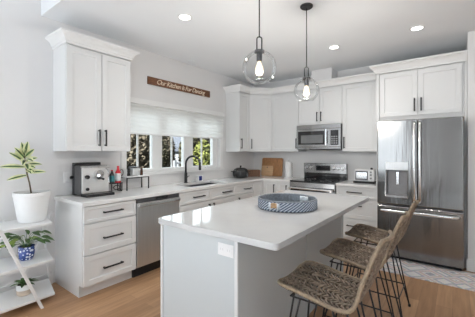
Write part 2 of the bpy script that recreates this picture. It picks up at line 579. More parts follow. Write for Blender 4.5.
# the stool sits in the opening and projects a little into the room
b = MB(); b.box((0.0005, WY0 - 0.09, WZ0 - 0.03), (0.045, WY1 + 0.09, WZ0 - 0.001)); b.box((-0.148, WY0 + 0.001, WZ0 + 0.0005), (0.03, WY1 - 0.001, WZ0 + 0.012))
b.build('window_sill', TRIM, win, bevel=0.003)
MUL = [(-2.495, -2.325), (-1.895, -1.70)]
b = MB()
b.M = Matrix(((0, 0, 1, 0), (1, 0, 0, 0), (0, 1, 0, 0), (0, 0, 0, 1)))
ys = sorted([WY0, WY1, WY0 + 0.03, WY1 - 0.11] + [q for p in MUL for q in p])
b.cells(ys, [WZ0 + 0.013, WZ0 + 0.055, WZ1 - 0.05, WZ1], lambda y, z: not (WZ0 + 0.055 < z < WZ1 - 0.05 and (WY0 + 0.03 < y < MUL[0][0] or MUL[0][1] < y < MUL[1][0] or MUL[1][1] < y < WY1 - 0.11)), -0.13, -0.06)
b.build('window_frame', TRIM, win, bevel=0.006)
b = MB()
for y0, y1 in ((WY0 + 0.03, MUL[0][0]), (MUL[0][1], MUL[1][0]), (MUL[1][1], WY1 - 0.11)):
    ym = (y0 + y1) / 2 - 0.01
    b.box((-0.105, ym - 0.011, WZ0 + 0.055), (-0.085, ym + 0.011, WZ1 - 0.05))
    for zz in (1.75,):
        b.box((-0.104, y0, zz - 0.011), (-0.086, y1, zz + 0.011))
b.build('muntin', TRIM, win)
for y0, y1 in ((WY0 + 0.03, MUL[0][0]), (MUL[0][1], MUL[1][0]), (MUL[1][1], WY1 - 0.11)):
    b = MB(); b.box((-0.098, y0 - 0.004, WZ0 + 0.05), (-0.092, y1 + 0.004, WZ1 - 0.045))
    b.build('pane', PANE, win)
b = MB(); b.box((-0.06, -1.42, WZ0 + 0.014), (-0.035, -1.33, WZ0 + 0.03)); b.tube([(-0.04, -1.37, WZ0 + 0.028), (-0.02, -1.35, WZ0 + 0.04), (-0.015, -1.30, WZ0 + 0.04)], 0.006)
b.build('crank_handle', WPLAST, win, smooth=False)

# pleated blind
bl = thing('window_blind', 'white pleated blind covering the upper half of the kitchen window', 'blind', (0.022, -2.0, 1.62))
b = MB()
nf, zt, zb = 8, 0.405, 0.02
pr = []
for i in range(2 * nf + 1):
    pr.append((0.018 + (0.006 if i % 2 else 0.0), zt - (zt - zb) * i / (2 * nf)))
ya, yb = -0.955, 0.955
a1 = [b.v((x, ya, z)) for x, z in pr]
a2 = [b.v((x, yb, z)) for x, z in pr]
for i in range(2 * nf):
    b.face([a1[i], a2[i], a2[i + 1], a1[i + 1]])
b.build('shade', BLIND, bl)
b = MB(); b.box((0.004, ya - 0.004, zt), (0.042, yb + 0.004, zt + 0.045)); b.build('headrail', TRIM, bl, bevel=0.003)
b = MB(); b.box((0.006, ya, 0.0), (0.036, yb, zb)); b.build('bottom_rail', TRIM, bl, bevel=0.003)

# carved sign
sg = thing('wooden_sign', 'long brown wooden sign with cream script above the window', 'sign', (0.001, -2.0, 2.328))
b = MB(); b.box((0, -0.628, 0), (0.018, 0.628, 0.107)); b.build('board', SIGNW, sg, bevel=0.002)
cu = bpy.data.curves.new('lettering', 'FONT')
cu.body = 'Our Kitchen Is For Dancing'
cu.size = 0.098
cu.shear = 0.35
cu.align_x, cu.align_y = 'CENTER', 'CENTER'
cu.extrude = 0.0015
cu.space_character = 0.86
cu.offset = 0.0
tmp = bpy.data.objects.new('tmp_text', cu)
COL.objects.link(tmp)
bpy.context.view_layer.update()
me = bpy.data.meshes.new_from_object(tmp.evaluated_get(bpy.context.evaluated_depsgraph_get()))
bpy.data.objects.remove(tmp)
me.materials.clear(); me.materials.append(CREAM)
w_ = max(v.co.x for v in me.vertices) - min(v.co.x for v in me.vertices)
lt = bpy.data.objects.new('lettering', me)
COL.objects.link(lt)
lt.parent = sg
lt.location = (0.0198, 0.0, 0.052)
lt.rotation_euler = (PI / 2, 0, PI / 2)
lt.scale = (0.98 / w_, 1, 1)

# ------------------------------------------------------------------ wall cabinets
UB, UT, UD = 1.395, 2.469, 0.302
def upper(name, label, loc, rz, w, z0, z1, doors, group='white shaker wall cabinets', depth=UD, hl=0.18):
    r = thing(name, label, 'cabinet', loc, rz, group)
    h = z1 - z0
    b = MB(); b.box((0.0005, -depth, 0), (w - 0.0005, -0.001, h)); b.build('body', CAB, r, bevel=0.0015)
    for x0, x1, side in doors:
        hx = x1 - 0.035 if side == 'r' else x0 + 0.035
        hz = 0.055 + hl / 2
        front(r, 'door', x0 + 0.0042, x1 - 0.0042, 0.003, h - 0.014, -depth - 0.0215, (hx, hz, True), hl)
    return r

LU0, LU1 = -3.795, -3.085
r = upper('wall_cabinet', 'tall white two-door wall cabinet above the espresso machine', (0, LU0, UB), PI / 2, LU1 - LU0, UB, UT, [(0, 0.36, 'r'), (0.36, 0.71, 'l')])
b = sweep([(-0.0, -0.002), (-0.0, -0.324), (0.71, -0.324), (0.71, -0.002)][::-1][::-1], [(o, h) for o, h in CROWN], UT - UB + 0.0)
b.build('crown_moulding', TRIM, r, bevel=0.001)
b = MB(); b.box((0.002, -0.322, UT - UB + 0.0005), (0.708, -0.003, UT - UB + 0.1)); b.build('top_filler', CAB, r)

r = upper('wall_cabinet', 'narrow white wall cabinet between the window and the corner cabinet', (0, -0.925, UB), PI / 2, 0.313, UB, UT, [(0, 0.313, 'l')])
# diagonal corner cabinet
r = thing('corner_wall_cabinet', 'white wall cabinet with a diagonal door across the corner', 'cabinet', (0, 0, UB), 0, 'white shaker wall cabinets')
h = UT - UB
b = MB(); b.prism([(0.001, -0.001), (0.001, -0.609), (UD, -0.609), (0.609, -UD), (0.609, -0.001)], 0, h); b.build('body', CAB, r, bevel=0.0015)
d0, d1 = Vector((UD, -0.609)), Vector((0.609, -UD))
L = (d1 - d0).length
dd = shaker(L - 0.004 - 0.018, h - 0.015).build('door', CAB, r, bevel=0.0015)
nrm = Vector((1, -1)).normalized()
tdir = (d1 - d0).normalized()
p0 = d0 + nrm * 0.0016 + tdir * 0.011
dd.location = (p0.x, p0.y, 0.003)
dd.rotation_euler = (0, 0, PI / 4)
pull(0.035, 0.143, 0.18, True, -0.02).build('handle', BLACK, dd, bevel=0.0015)
upper('wall_cabinet', 'white single-door wall cabinet between the diagonal corner cabinet and the microwave', (0.611, 0, UB), 0, 0.559, UB, UT, [(0, 0.559, 'r')])
upper('over_microwave_cabinet', 'short white two-door cabinet directly above the microwave', (1.171, 0, 1.851), 0, 0.761, 1.851, UT, [(0, 0.381, 'r'), (0.381, 0.761, 'l')], hl=0.16)
upper('wall_cabinet', 'white single-door wall cabinet between the microwave and the fridge', (1.933, 0, UB), 0, 0.572, UB, UT, [(0, 0.515, 'l')])
b = sweep([(0.001, -0.926), (0.324, -0.926), (0.324, -0.618), (0.618, -0.324), (2.498, -0.324)], CROWN, UT + 0.0005)
tag(b.build('crown_moulding', TRIM, None, bevel=0.001), 'white crown moulding along the corner and range wall cabinets', 'moulding')

# fridge surround: side panel + deep cabinet
b = MB(); b.box((2.508, -0.66, 0.0), (2.548, -0.002, UT))
tag(b.build('fridge_side_panel', CAB, None, bevel=0.002), 'tall narrow white panel between the drawers and the fridge', 'panel')
b = MB(); b.box((3.478, -0.66, 0.0), (3.5055, -0.002, UT))
tag(b.build('fridge_side_panel', CAB, None, bevel=0.002), 'tall narrow white panel between the fridge and the wing wall', 'panel')
r = thing('over_fridge_cabinet', 'wide white two-door cabinet above the fridge', 'cabinet', (2.55, 0, 1.812), 0, 'white shaker wall cabinets')
h = UT - 1.812
b = MB(); b.box((0, -0.64, 0), (0.926, -0.002, h)); b.build('body', CAB, r, bevel=0.0015)
front(r, 'door', 0.004, 0.449, 0.055, h - 0.015, -0.662, (0.452 - 0.035, 0.19, True), 0.17)
front(r, 'door', 0.458, 0.905, 0.055, h - 0.015, -0.662, (0.456 + 0.035, 0.19, True), 0.17)
b = sweep([(2.507 - 2.55, -0.402), (2.507 - 2.55, -0.664), (3.504 - 2.55, -0.664)], CROWN, h + 0.001)
b.build('crown_moulding', TRIM, r, bevel=0.001)
b = MB(); b.box((-0.04, -0.66, h + 0.002), (0.953, -0.1, h + 0.1)); b.build('top_filler', CAB, r)

# ------------------------------------------------------------------ base cabinets
BZ = 0.876
def base(name, label, loc, rz, w, group='white base cabinets', panel=False, filler=None):
    r = thing(name, label, 'cabinet', loc, rz, group)
    b = MB(); b.box((0.0005, -0.606, 0.115), (w - 0.0005, -0.002, BZ)); b.build('body', CAB, r, bevel=0.0015)
    b = MB(); b.box((0.0005, -0.545, 0.0), (w - 0.0005, -0.005, 0.1145)); b.build('toe_kick', CAB, r)
    return r
YF = -0.63
L1 = -3.775
r = base('drawer_base_cabinet', 'white three-drawer base cabinet under the espresso machine', (0, L1 + 0.02, 0), PI / 2, 0.539)
for z0, z1, hz, rail in ((0.711, 0.866, 0.795, 0.03), (0.411, 0.698, 0.545, 0.05), (0.118, 0.398, 0.250, 0.05)):
    front(r, 'drawer', 0.003 - 0.016, 0.537, z0, z1, YF, (0.27, hz, False), 0.21, rail)
b = MB()
b.M = Matrix(((0, 0, 1, 0), (1, 0, 0, 0), (0, 1, 0, 0), (0, 0, 0, 1)))
b.cells([-0.609, -0.545, -0.001], [0, 0.115, BZ], lambda y, z: not (y < -0.545 and z < 0.115), -0.02, -0.0005)
b.build('end_panel', CAB, r, bevel=0.0015)
r = base('sink_base_cabinet', 'white base cabinet below the kitchen sink', (0, -2.604, 0), PI / 2, 1.172)
# the body of this cabinet is open at the top to take the sink bowl
for ch in [x for x in COL.objects if x.parent == r and x.name.startswith('body')]:
    bpy.data.objects.remove(ch)
b = MB(); b.box((0.0005, -0.606, 0.115), (1.1715, -0.002, 0.60)); b.box((0.0005, -0.606, 0.60), (1.1715, -0.575, BZ)); b.box((0.0005, -0.575, 0.60), (0.02, -0.002, BZ)); b.box((1.15, -0.575, 0.60), (1.1715, -0.002, BZ))
b.build('body', CAB, r)
for x0, x1, hx in ((0.003, 0.585, 0.34), (0.589, 1.169, 0.936)):
    front(r, 'drawer', x0, x1, 0.711, 0.866, YF, (hx, 0.79, False), 0.21, 0.03)
for x0, x1, hx in ((0.003, 0.585, 0.54), (0.589, 1.169, 0.634)):
    front(r, 'door', x0, x1, 0.118, 0.700, YF, (hx, 0.58, True), 0.17)
r = base('drawer_base_cabinet', 'white base cabinet with a drawer below the black ribbed pot', (0, -1.431, 0), PI / 2, 0.499)
front(r, 'drawer', 0.003, 0.496, 0.711, 0.866, YF, (0.30, 0.785, False), 0.21, 0.03)
front(r, 'door', 0.003, 0.496, 0.118, 0.700, YF, (0.06, 0.58, True), 0.17)
# corner base: L-shaped body with two door leaves
r = thing('corner_base_cabinet', 'white corner base cabinet with a folding door under the cutting board', 'cabinet', (0, 0, 0), 0, 'white base cabinets')
b = MB(); b.prism([(0.002, -0.002), (0.002, -0.9305), (0.606, -0.9305), (0.606, -0.606), (0.9005, -0.606), (0.9005, -0.002)], 0.115, BZ); b.build('body', CAB, r)
b = MB(); b.prism([(0.005, -0.005), (0.005, -0.9305), (0.545, -0.9305), (0.545, -0.545), (0.9005, -0.545), (0.9005, -0.005)], 0.0, 0.1145); b.build('toe_kick', CAB, r)
d = front(r, 'door', 0.634, 0.899, 0.118, 0.868, YF, (0.86, 0.74, True), 0.17)
d2 = shaker(0.29, 0.75).build('door', CAB, r, bevel=0.0015)
d2.location, d2.rotation_euler = (0.6095, -0.928, 0.118), (0, 0, PI / 2)
r = base('narrow_base_cabinet', 'narrow white base cabinet beside the range under the paper towels', (0.902, 0, 0), 0, 0.266)
front(r, 'door', 0.003, 0.263, 0.118, 0.868, YF, (0.20, 0.74, True), 0.17)
r = base('drawer_base_cabinet', 'white three-drawer base cabinet between the range and the fridge', (1.937, 0, 0), 0, 0.569)
for z0, z1, hz, rail in ((0.711, 0.866, 0.795, 0.03), (0.411, 0.698, 0.60, 0.05), (0.118, 0.398, 0.30, 0.05)):
    front(r, 'drawer', 0.003, 0.566, z0, z1, YF, (0.27, hz, False), 0.22, rail)

# worktops
SX0, SX1, SY0, SY1 = 0.13, 0.53, -2.30, -1.50
b = MB()
b.cells([0.002, SX0, SX1, 0.645, 1.169], [L1 - 0.012, SY0, SY1, -0.645, -0.002], lambda x, y: (x < 0.645 or y > -0.645) and not (SX0 < x < SX1 and SY0 < y < SY1), BZ + 0.0005, 0.914)
tag(b.build('countertop', QUARTZ_LIFT, None, bevel=0.003), 'white quartz countertop running under the window round to the range', 'countertop')
b = MB(); b.box((1.935, -0.645, BZ + 0.0005), (2.506, -0.002, 0.914))
tag(b.build('countertop', QUARTZ_LIFT, None, bevel=0.003), 'short white quartz countertop between the range and the fridge', 'countertop')
# sink
r = thing('kitchen_sink', 'dark undermount sink set in the counter below the window', 'sink', (0.33, -1.9, 0.66))
b = MB()
hx, hy, D = 0.205, 0.405, 0.2155
def rect(x, y, z): return [b.v(p) for p in ((-x, -y, z), (x, -y, z), (x, y, z), (-x, y, z))]
R = [rect(hx + 0.015, hy + 0.015, 0.0), rect(hx + 0.015, hy + 0.015, D), rect(hx - 0.004, hy - 0.004, D), rect(hx - 0.015, hy - 0.015, 0.01)]
for i in range(3):
    for k in range(4):
        b.face([R[i][k], R[i][(k + 1) % 4], R[i + 1][(k + 1) % 4], R[i + 1][k]])
b.face(R[0][::-1]); b.face(R[3])
b.build('bowl', SINKM, r)
b = MB(); b.lathe([(0.045, 0.0102), (0.045, 0.014), (0.03, 0.012), (0.002, 0.011)], n=20); b.build('drain', CHROME, r)
# faucet
r = thing('kitchen_faucet', 'matte black gooseneck faucet standing behind the sink', 'faucet', (0.095, -2.0, 0.9145), 0.35)
b = MB(); b.lathe([(0.03, 0), (0.03, 0.006), (0.024, 0.012), (0.022, 0.15), (0.019, 0.16)], n=20, closed=True); b.build('base', BLACK, r, smooth=False)
pth = [(0, 0, 0.155), (0, 0, 0.28)]
R_ = 0.115
for k in range(13):
    t = PI - PI * 1.0 * k / 12
    pth.append((R_ + R_ * math.cos(t), 0.012 * k / 12, 0.295 + R_ * math.sin(t)))
pth.append((2 * R_, 0.012, 0.27))
b = MB(); b.tube(pth, 0.0155, 10); b.build('spout', BLACK, r, smooth=True)
b = MB(); b.tube([(2 * R_, 0.012, 0.269), (2 * R_, 0.012, 0.255), (2 * R_, 0.012, 0.20)], [0.016, 0.020, 0.019], 12); b.build('spray_head', BLACK, r, smooth=True)
b = MB(); b.tube([(0.0, 0.02, 0.085), (0.0, 0.05, 0.088), (0.0, 0.052, 0.089), (0.0, 0.11, 0.10)], [0.012, 0.012, 0.006, 0.0055], 8); b.build('lever', BLACK, r, smooth=True)

# ------------------------------------------------------------------ dishwasher
r = thing('dishwasher', 'stainless dishwasher with a full width bar handle', 'dishwasher', (0, -3.212, 0), PI / 2)
W = 0.604
b = MB(); b.box((0.004, -0.58, 0.11), (W - 0.004, -0.05, 0.87)); b.build('body', DARKST, r)
b = MB(); b.box((0.004, -0.635, 0.122), (W - 0.004, -0.581, 0.822)); b.build('door', STEELH, r, bevel=0.004)
b = MB(); b.box((0.004, -0.632, 0.824), (W - 0.004, -0.581, 0.872)); b.build('control_strip', DARKST, r, bevel=0.003)
b = MB(); b.box((0.26, -0.637, 0.842), (0.42, -0.6325, 0.866)); b.build('display', BGLASS, r)
b = MB(); b.box((0.012, -0.675, 0.785), (W - 0.012, -0.655, 0.822)); b.box((0.012, -0.656, 0.786), (0.035, -0.6355, 0.808)); b.box((W - 0.035, -0.656, 0.786), (W - 0.012, -0.6355, 0.808)); b.build('handle', CHROME, r, bevel=0.006)
b = MB(); b.box((0.004, -0.56, 0.0), (W - 0.004, -0.1, 0.1095)); b.build('toe_kick', BLACK, r)

# ------------------------------------------------------------------ range
r = thing('electric_range', 'stainless electric range with a black glass cooktop', 'oven', (1.1715, 0, 0))
W = 0.761
b = MB(); b.box((0.002, -0.64, 0.03), (W - 0.002, -0.02, 0.898)); b.build('body', DARKST, r, bevel=0.003)
b = MB(); b.box((0.0005, -0.66, 0.899), (W - 0.0005, -0.085, 0.917)); b.build('cooktop', BGLASS, r, bevel=0.003)
for cx, cy, rr in ((0.2, -0.5, 0.1), (0.56, -0.5, 0.085), (0.2, -0.23, 0.08), (0.56, -0.23, 0.1)):
    b = MB(); b.lathe([(rr, 0.9172), (rr, 0.9178), (rr - 0.006, 0.9178), (rr - 0.006, 0.9172)], (cx, cy, 0), 32, closed=False); b.build('burner_ring', GREYP, r)
bs = MB(); bs.box((0.0015, -0.085, 0.905), (W - 0.0015, -0.005, 1.015)); bs.build('riser', BGLASS, r, bevel=0.002)
b = MB(); b.box((0.0, -0.1, 1.016), (W, -0.004, 1.19)); bg_ = b.build('backguard', STEEL, r, bevel=0.004)
b = MB(); b.box((0.235, -0.1025, 1.06), (0.49, -0.1002, 1.15)); b.build('display', BGLASS, bg_)
for kx in (0.055, 0.135, 0.55, 0.625, 0.70):
    b = MB(); b.lathe([(0.026, -0.1003), (0.026, -0.106), (0.020, -0.108), (0.018, -0.128), (0.015, -0.131), (0.002, -0.131)], (kx, 0, 1.105), 20, 'y'); b.build('knob', CHROME, bg_, smooth=False)
b = MB(); b.box((0.003, -0.668, 0.18), (W - 0.003, -0.641, 0.792)); od = b.build('oven_door', BGLASS, r, bevel=0.004)
b = MB(); b.box((0.003, -0.669, 0.794), (W - 0.003, -0.641, 0.893)); b.build('front_panel', STEEL, r, bevel=0.004)
b = MB(); b.tube([(0.02, -0.725, 0.80), (W - 0.02, -0.725, 0.80)], 0.016, 12)
for hx in (0.045, W - 0.045): b.box((hx - 0.014, -0.722, 0.775), (hx + 0.014, -0.6685, 0.790)); b.box((hx - 0.014, -0.735, 0.775), (hx + 0.014, -0.715, 0.806))
b.build('handle', CHROME, od, smooth=False)
b = MB(); b.box((0.003, -0.665, 0.035), (W - 0.003, -0.641, 0.176)); b.build('storage_drawer', STEEL, r, bevel=0.004)
for x in (0.06, W - 0.06):
    for y in (-0.58, -0.08):
        b = MB(); b.cyl((x, y, 0), 0.018, 0.0295, 10); b.build('foot', BLACK, r)

# ------------------------------------------------------------------ microwave
r = thing('microwave_oven', 'stainless over-the-range microwave with a black door window', 'microwave', (1.1725, 0, 1.438))
W, Hh = 0.757, 0.408
b = MB(); b.box((0, -0.375, 0.0), (W, -0.003, Hh)); b.build('body', DARKST, r, bevel=0.003)
b = MB(); b.box((0.0, -0.405, 0.035), (0.575, -0.3755, 0.335)); dr = b.build('door', STEEL, r, bevel=0.003)
b = MB(); b.box((0.03, -0.407, 0.075), (0.50, -0.4052, 0.30)); fw = b.build('window', BGLASS, dr)
b = MB(); b.box((0.085, -0.4085, 0.098), (0.475, -0.4071, 0.235)); b.build('mesh_screen', GREYGL, fw)
b = MB(); b.tube([(0.537, -0.44, 0.06), (0.537, -0.44, 0.325)], 0.014, 10)
for z in (0.075, 0.31): b.box((0.527, -0.44, z - 0.01), (0.547, -0.4053, z + 0.01))
b.build('handle', CHROME, dr)
b = MB(); b.box((0.578, -0.405, 0.035), (W, -0.3755, 0.335)); cp = b.build('control_panel', STEEL, r, bevel=0.003)
b = MB(); b.box((0.60, -0.4068, 0.065), (W - 0.03, -0.4052, 0.305)); kp = b.build('keypad', BGLASS, cp)
b = MB()
for i in range(3):
    for j in range(4):
        b.box((0.612 + i * 0.037, -0.4078, 0.085 + j * 0.035), (0.638 + i * 0.037, -0.4069, 0.105 + j * 0.035))
b.build('buttons', GREYP, kp)
b = MB(); b.box((0.0, -0.40, 0.338), (W, -0.3755, Hh)); gr = b.build('top_grille', STEEL, r, bevel=0.003)
b = MB(); b.box((0.0, -0.40, 0.0), (W, -0.3755, 0.032)); b.build('bottom_lip', STEEL, r, bevel=0.003)
b = MB(); b.box((0.22, -0.36, -0.012), (W - 0.05, -0.06, -0.0005)); b.build('vent_filter', BLACK, r)

# ------------------------------------------------------------------ fridge
r = thing('refrigerator', 'stainless french-door refrigerator with a water dispenser', 'refrigerator', (2.563, 0, 0))
W = 0.909
b = MB(); b.box((0.004, -0.80, 0.03), (W - 0.004, -0.05, 1.775)); b.build('body', GREYP, r, bevel=0.004)
b = MB(); b.box((0.02, -0.79, 0.0), (W - 0.02, -0.1, 0.0295)); b.build('base_grille', BLACK, r)
# left door has a dispenser recess: build it as a slab with a hole
DX0, DX1, DZ0, DZ1 = 0.108, 0.352, 0.835, 1.155
b = MB()
b.M = Matrix(((1, 0, 0, 0), (0, 0, -1, 0), (0, 1, 0, 0), (0, 0, 0, 1)))
b.cells([0.002, DX0, DX1, 0.452], [0.712, DZ0, DZ1, 1.796], lambda x, z: not (DX0 < x < DX1 and DZ0 < z < DZ1), 0.805, 0.885)
ld = b.build('door', STEELF, r, bevel=0.012, seg=3)
b = MB(); b.box((DX0 + 0.001, -0.83, DZ0 + 0.001), (DX1 - 0.001, -0.806, DZ1 - 0.001))
b.box((DX0 + 0.001, -0.884, DZ0 + 0.001), (DX0 + 0.008, -0.83, DZ1 - 0.001)); b.box((DX1 - 0.008, -0.884, DZ0 + 0.001), (DX1 - 0.001, -0.83, DZ1 - 0.001)); b.box((DX0 + 0.008, -0.884, DZ0 + 0.001), (DX1 - 0.008, -0.83, DZ0 + 0.01))
ds = b.build('dispenser_recess', GREYP, ld)
b = MB(); b.box((DX0 - 0.006, -0.892, DZ1 + 0.0), (DX1 + 0.006, -0.8855, DZ1 + 0.105)); b.build('dispenser_panel', STEELH, ld, bevel=0.002)
b = MB(); b.box((DX0 + 0.112, -0.862, DZ0 + 0.13), (DX0 + 0.145, -0.83, DZ1 - 0.02)); b.build('paddle', CHROME, ds, bevel=0.004)
b = MB(); b.box((DX0 - 0.004, -0.889, DZ0 - 0.03), (DX1 + 0.004, -0.8855, DZ0 - 0.002)); b.build('drip_lip', CHROME, ld, bevel=0.001)
b = MB(); b.box((0.457, -0.885, 0.712), (W - 0.002, -0.805, 1.796)); rd = b.build('door', STEELF, r, bevel=0.012, seg=3)
b = MB(); b.box((0.002, -0.885, 0.055), (W - 0.002, -0.805, 0.694)); fd = b.build('freezer_drawer', STEELF, r, bevel=0.012, seg=3)
for d, x in ((ld, 0.425), (rd, 0.484)):
    b = MB()
    pth = [(x, -0.886, 0.76), (x, -0.925, 0.775), (x, -0.935, 0.82), (x, -0.938, 1.25), (x, -0.935, 1.68), (x, -0.925, 1.735), (x, -0.886, 1.75)]
    b.tube(pth, 0.017, 10); b.build('handle', CHROME, d, smooth=True)
b = MB(); b.tube([(0.05, -0.886, 0.635), (0.065, -0.925, 0.635), (0.11, -0.937, 0.635), (W - 0.11, -0.937, 0.635), (W - 0.065, -0.925, 0.635), (W - 0.05, -0.886, 0.635)], 0.021, 10); b.build('handle', CHROME, fd, smooth=True)

# ------------------------------------------------------------------ island
IX0, IX1, IY0, IY1 = 1.69, 2.671, -3.752, -1.776
r = thing('kitchen_island', 'white kitchen island with a panelled seating side', 'island', (0, 0, 0))
BX0, BX1, BY0, BY1 = 1.735, 2.385, -3.70, -1.80
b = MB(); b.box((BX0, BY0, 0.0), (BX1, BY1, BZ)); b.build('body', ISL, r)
# end panel facing the living room with edge stiles
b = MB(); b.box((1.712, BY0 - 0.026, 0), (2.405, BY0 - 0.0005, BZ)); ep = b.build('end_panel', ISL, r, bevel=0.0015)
b = MB(); b.box((1.712, BY0 - 0.0345, 0), (1.735, BY0 - 0.0265, BZ)); b.box((2.382, BY0 - 0.0345, 0), (2.405, BY0 - 0.0265, BZ)); b.build('stile', CAB, ep, bevel=0.001)
# seating side panels
ya = BY0
for i, (y0, y1) in enumerate(((-3.70, -2.755), (-2.745, -1.80))):
    b = MB(); b.box((BX1 + 0.0005, y0, 0), (BX1 + 0.014, y1, BZ)); b.build('side_panel', ISL, r, bevel=0.001)
b = MB(); b.box((BX1 + 0.0145, -2.775, 0), (BX1 + 0.021, -2.725, BZ)); b.build('batten', ISL, r, bevel=0.001)
b = MB(); b.box((BX1 + 0.0145, -1.84, 0), (BX1 + 0.021, -1.80, BZ)); b.build('batten', ISL, r, bevel=0.001)
# doors on the working side
for k in range(3):
    y1 = -1.81 - k * 0.62
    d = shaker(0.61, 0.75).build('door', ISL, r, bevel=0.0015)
    d.location, d.rotation_euler = (BX0 - 0.001, y1, 0.118), (0, 0, -PI / 2)
    pull(0.56, 0.54, 0.17, True, -0.02).build('handle', BLACK, d)
b = MB(); b.box((2.252, BY0 - 0.0305, 0.768), (2.372, BY0 - 0.0265, 0.842)); op = b.build('outlet_plate', WPLAST, r, bevel=0.002)
b = MB()
for x in (2.285, 2.339):
    b.box((x - 0.018, BY0 - 0.033, 0.787), (x + 0.018, BY0 - 0.0307, 0.823))
ou = b.build('socket', WPLAST, op, bevel=0.001)
b = MB()
for x in (2.285, 2.339):
    for q in (-0.008, 0.008): b.box((x + q - 0.0015, BY0 - 0.0336, 0.80), (x + q + 0.0015, BY0 - 0.0331, 0.814))
b.build('socket_slot', WSLOT, op)
b = MB()
rad = 0.03
pts = []
for (cx, cy, a0) in ((IX0 + rad, IY0 + rad, PI), (IX1 - rad, IY0 + rad, 1.5 * PI), (IX1 - rad, IY1 - rad, 0), (IX0 + rad, IY1 - rad, 0.5 * PI)):
    for k in range(6):
        t = a0 + 0.5 * PI * k / 5
        pts.append((cx + rad * math.cos(t), cy + rad * math.sin(t)))
b.prism(pts, BZ + 0.0005, 0.914)
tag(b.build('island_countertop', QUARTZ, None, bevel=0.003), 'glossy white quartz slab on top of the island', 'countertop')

# woven tray on the island
r = thing('woven_tray', 'round blue and white woven tray on the island', 'tray', (2.245, -2.82, 0.9145))
R0, TH = 0.243, 0.083
b = MB(); b.lathe([(0.004, 0.0), (R0 - 0.006, 0.0), (R0 - 0.006, 0.010), (0.004, 0.010)], n=48); b.build('base', TRAYB, r)
b = MB(); b.lathe([(R0 - 0.007, 0.0105), (R0 - 0.012, TH - 0.004)], n=48); b.build('lining', TRAYB, r, smooth=True)
b = MB()
NS = 50
for mi in range(2):
    b.mi = mi
    for k in range(NS):
        p = []
        for j in range(9):
            z = 0.007 + (TH - 0.014) * j / 8
            zig = j / 8.0
            t = 2 * PI * (k + mi * 0.5 + zig * 3.3) / NS
            p.append((R0 * math.cos(t), R0 * math.sin(t), z))
        b.tube(p, 0.0078 if mi == 0 else 0.0066, 5)
wal = b.build('wall_weave', [TRAYD, TRAYW], r, smooth=True)
b = MB(); b.tube([(R0 * math.cos(2 * PI * k / 48), R0 * math.sin(2 * PI * k / 48), TH - 0.004) for k in range(48)], 0.008, 6, True); b.build('rim', TRAYB, r, smooth=True)
aim = math.atan2(-5.05 + 2.82, 3.403 - 2.245)
for a0 in (aim - 0.42, aim + PI - 0.75):
    b = MB()
    rr = R0 + 0.006 if a0 < aim else R0 - 0.02
    for q in (-1, 0, 1):
        b.tube([(rr * math.cos(a0 + 0.24 * s_), rr * math.sin(a0 + 0.24 * s_), 0.045 + q * 0.013 + 0.006 * math.cos(3 * s_)) for s_ in [i / 8 - 0.5 for i in range(9)]], 0.008, 6)
    b.mi = 1
    for s_ in (-0.6, 0.6):
        b.tube([(rr * math.cos(a0 + 0.24 * s_), rr * math.sin(a0 + 0.24 * s_), z) for z in (0.02, 0.07)], 0.013, 6)
    b.build('handle', [TRAYT if a0 < aim else TRAYW, TRAYW], r, smooth=True)

# ------------------------------------------------------------------ rattan stools
def shell_profile():
    ctrl = [(-0.215, 0.640), (-0.195, 0.652), (-0.10, 0.648), (0.02, 0.632), (0.12, 0.622), (0.178, 0.632), (0.210, 0.675), (0.232, 0.760), (0.262, 0.850), (0.288, 0.920), (0.306, 0.967)]
    pts = []
    n = len(ctrl)
    for i in range(n - 1):
        p0, p1, p2, p3 = ctrl[max(i - 1, 0)], ctrl[i], ctrl[i + 1], ctrl[min(i + 2, n - 1)]
        for k in range(8):
            t = k / 8
            pts.append(tuple(0.5 * (2 * p1[j] + (p2[j] - p0[j]) * t + (2 * p0[j] - 5 * p1[j] + 4 * p2[j] - p3[j]) * t * t + (3 * p1[j] - p0[j] - 3 * p2[j] + p3[j]) * t ** 3) for j in (0, 1)))
    pts.append(ctrl[-1])
    cum = [0]
    for i in range(1, len(pts)):
        cum.append(cum[-1] + math.dist(pts[i], pts[i - 1]))
    return pts, cum
PTS, CUM = shell_profile()
TOT = CUM[-1]
def sp(s):
    s = min(max(s, 0), TOT)
    for i in range(1, len(CUM)):
        if CUM[i] >= s:
            t = (s - CUM[i - 1]) / max(1e-9, CUM[i] - CUM[i - 1])
            return tuple(PTS[i - 1][j] * (1 - t) + PTS[i][j] * t for j in (0, 1))
    return PTS[-1]
SEATL = 0.40
def shell(s, t):
    # s along the shell (0 front edge .. TOT top of back), t across -1..1
    x, z = sp(s)
    e = min(s, TOT - s)
    c = 0.07
    k = max(0, min(1, (s - SEATL) / 0.15))
    w0 = 0.205 - 0.04 * max(0, min(1, (s - SEATL) / (TOT - SEATL)))
    hw = w0 if e >= c else w0 - c + math.sqrt(max(0, c * c - (c - e) ** 2))
    return Vector((x + 0.02 * k * (1 - t * t), t * hw, z + 0.016 * (1 - k) * t * t * (1 - 0.7 * min(1, s / 0.35))))

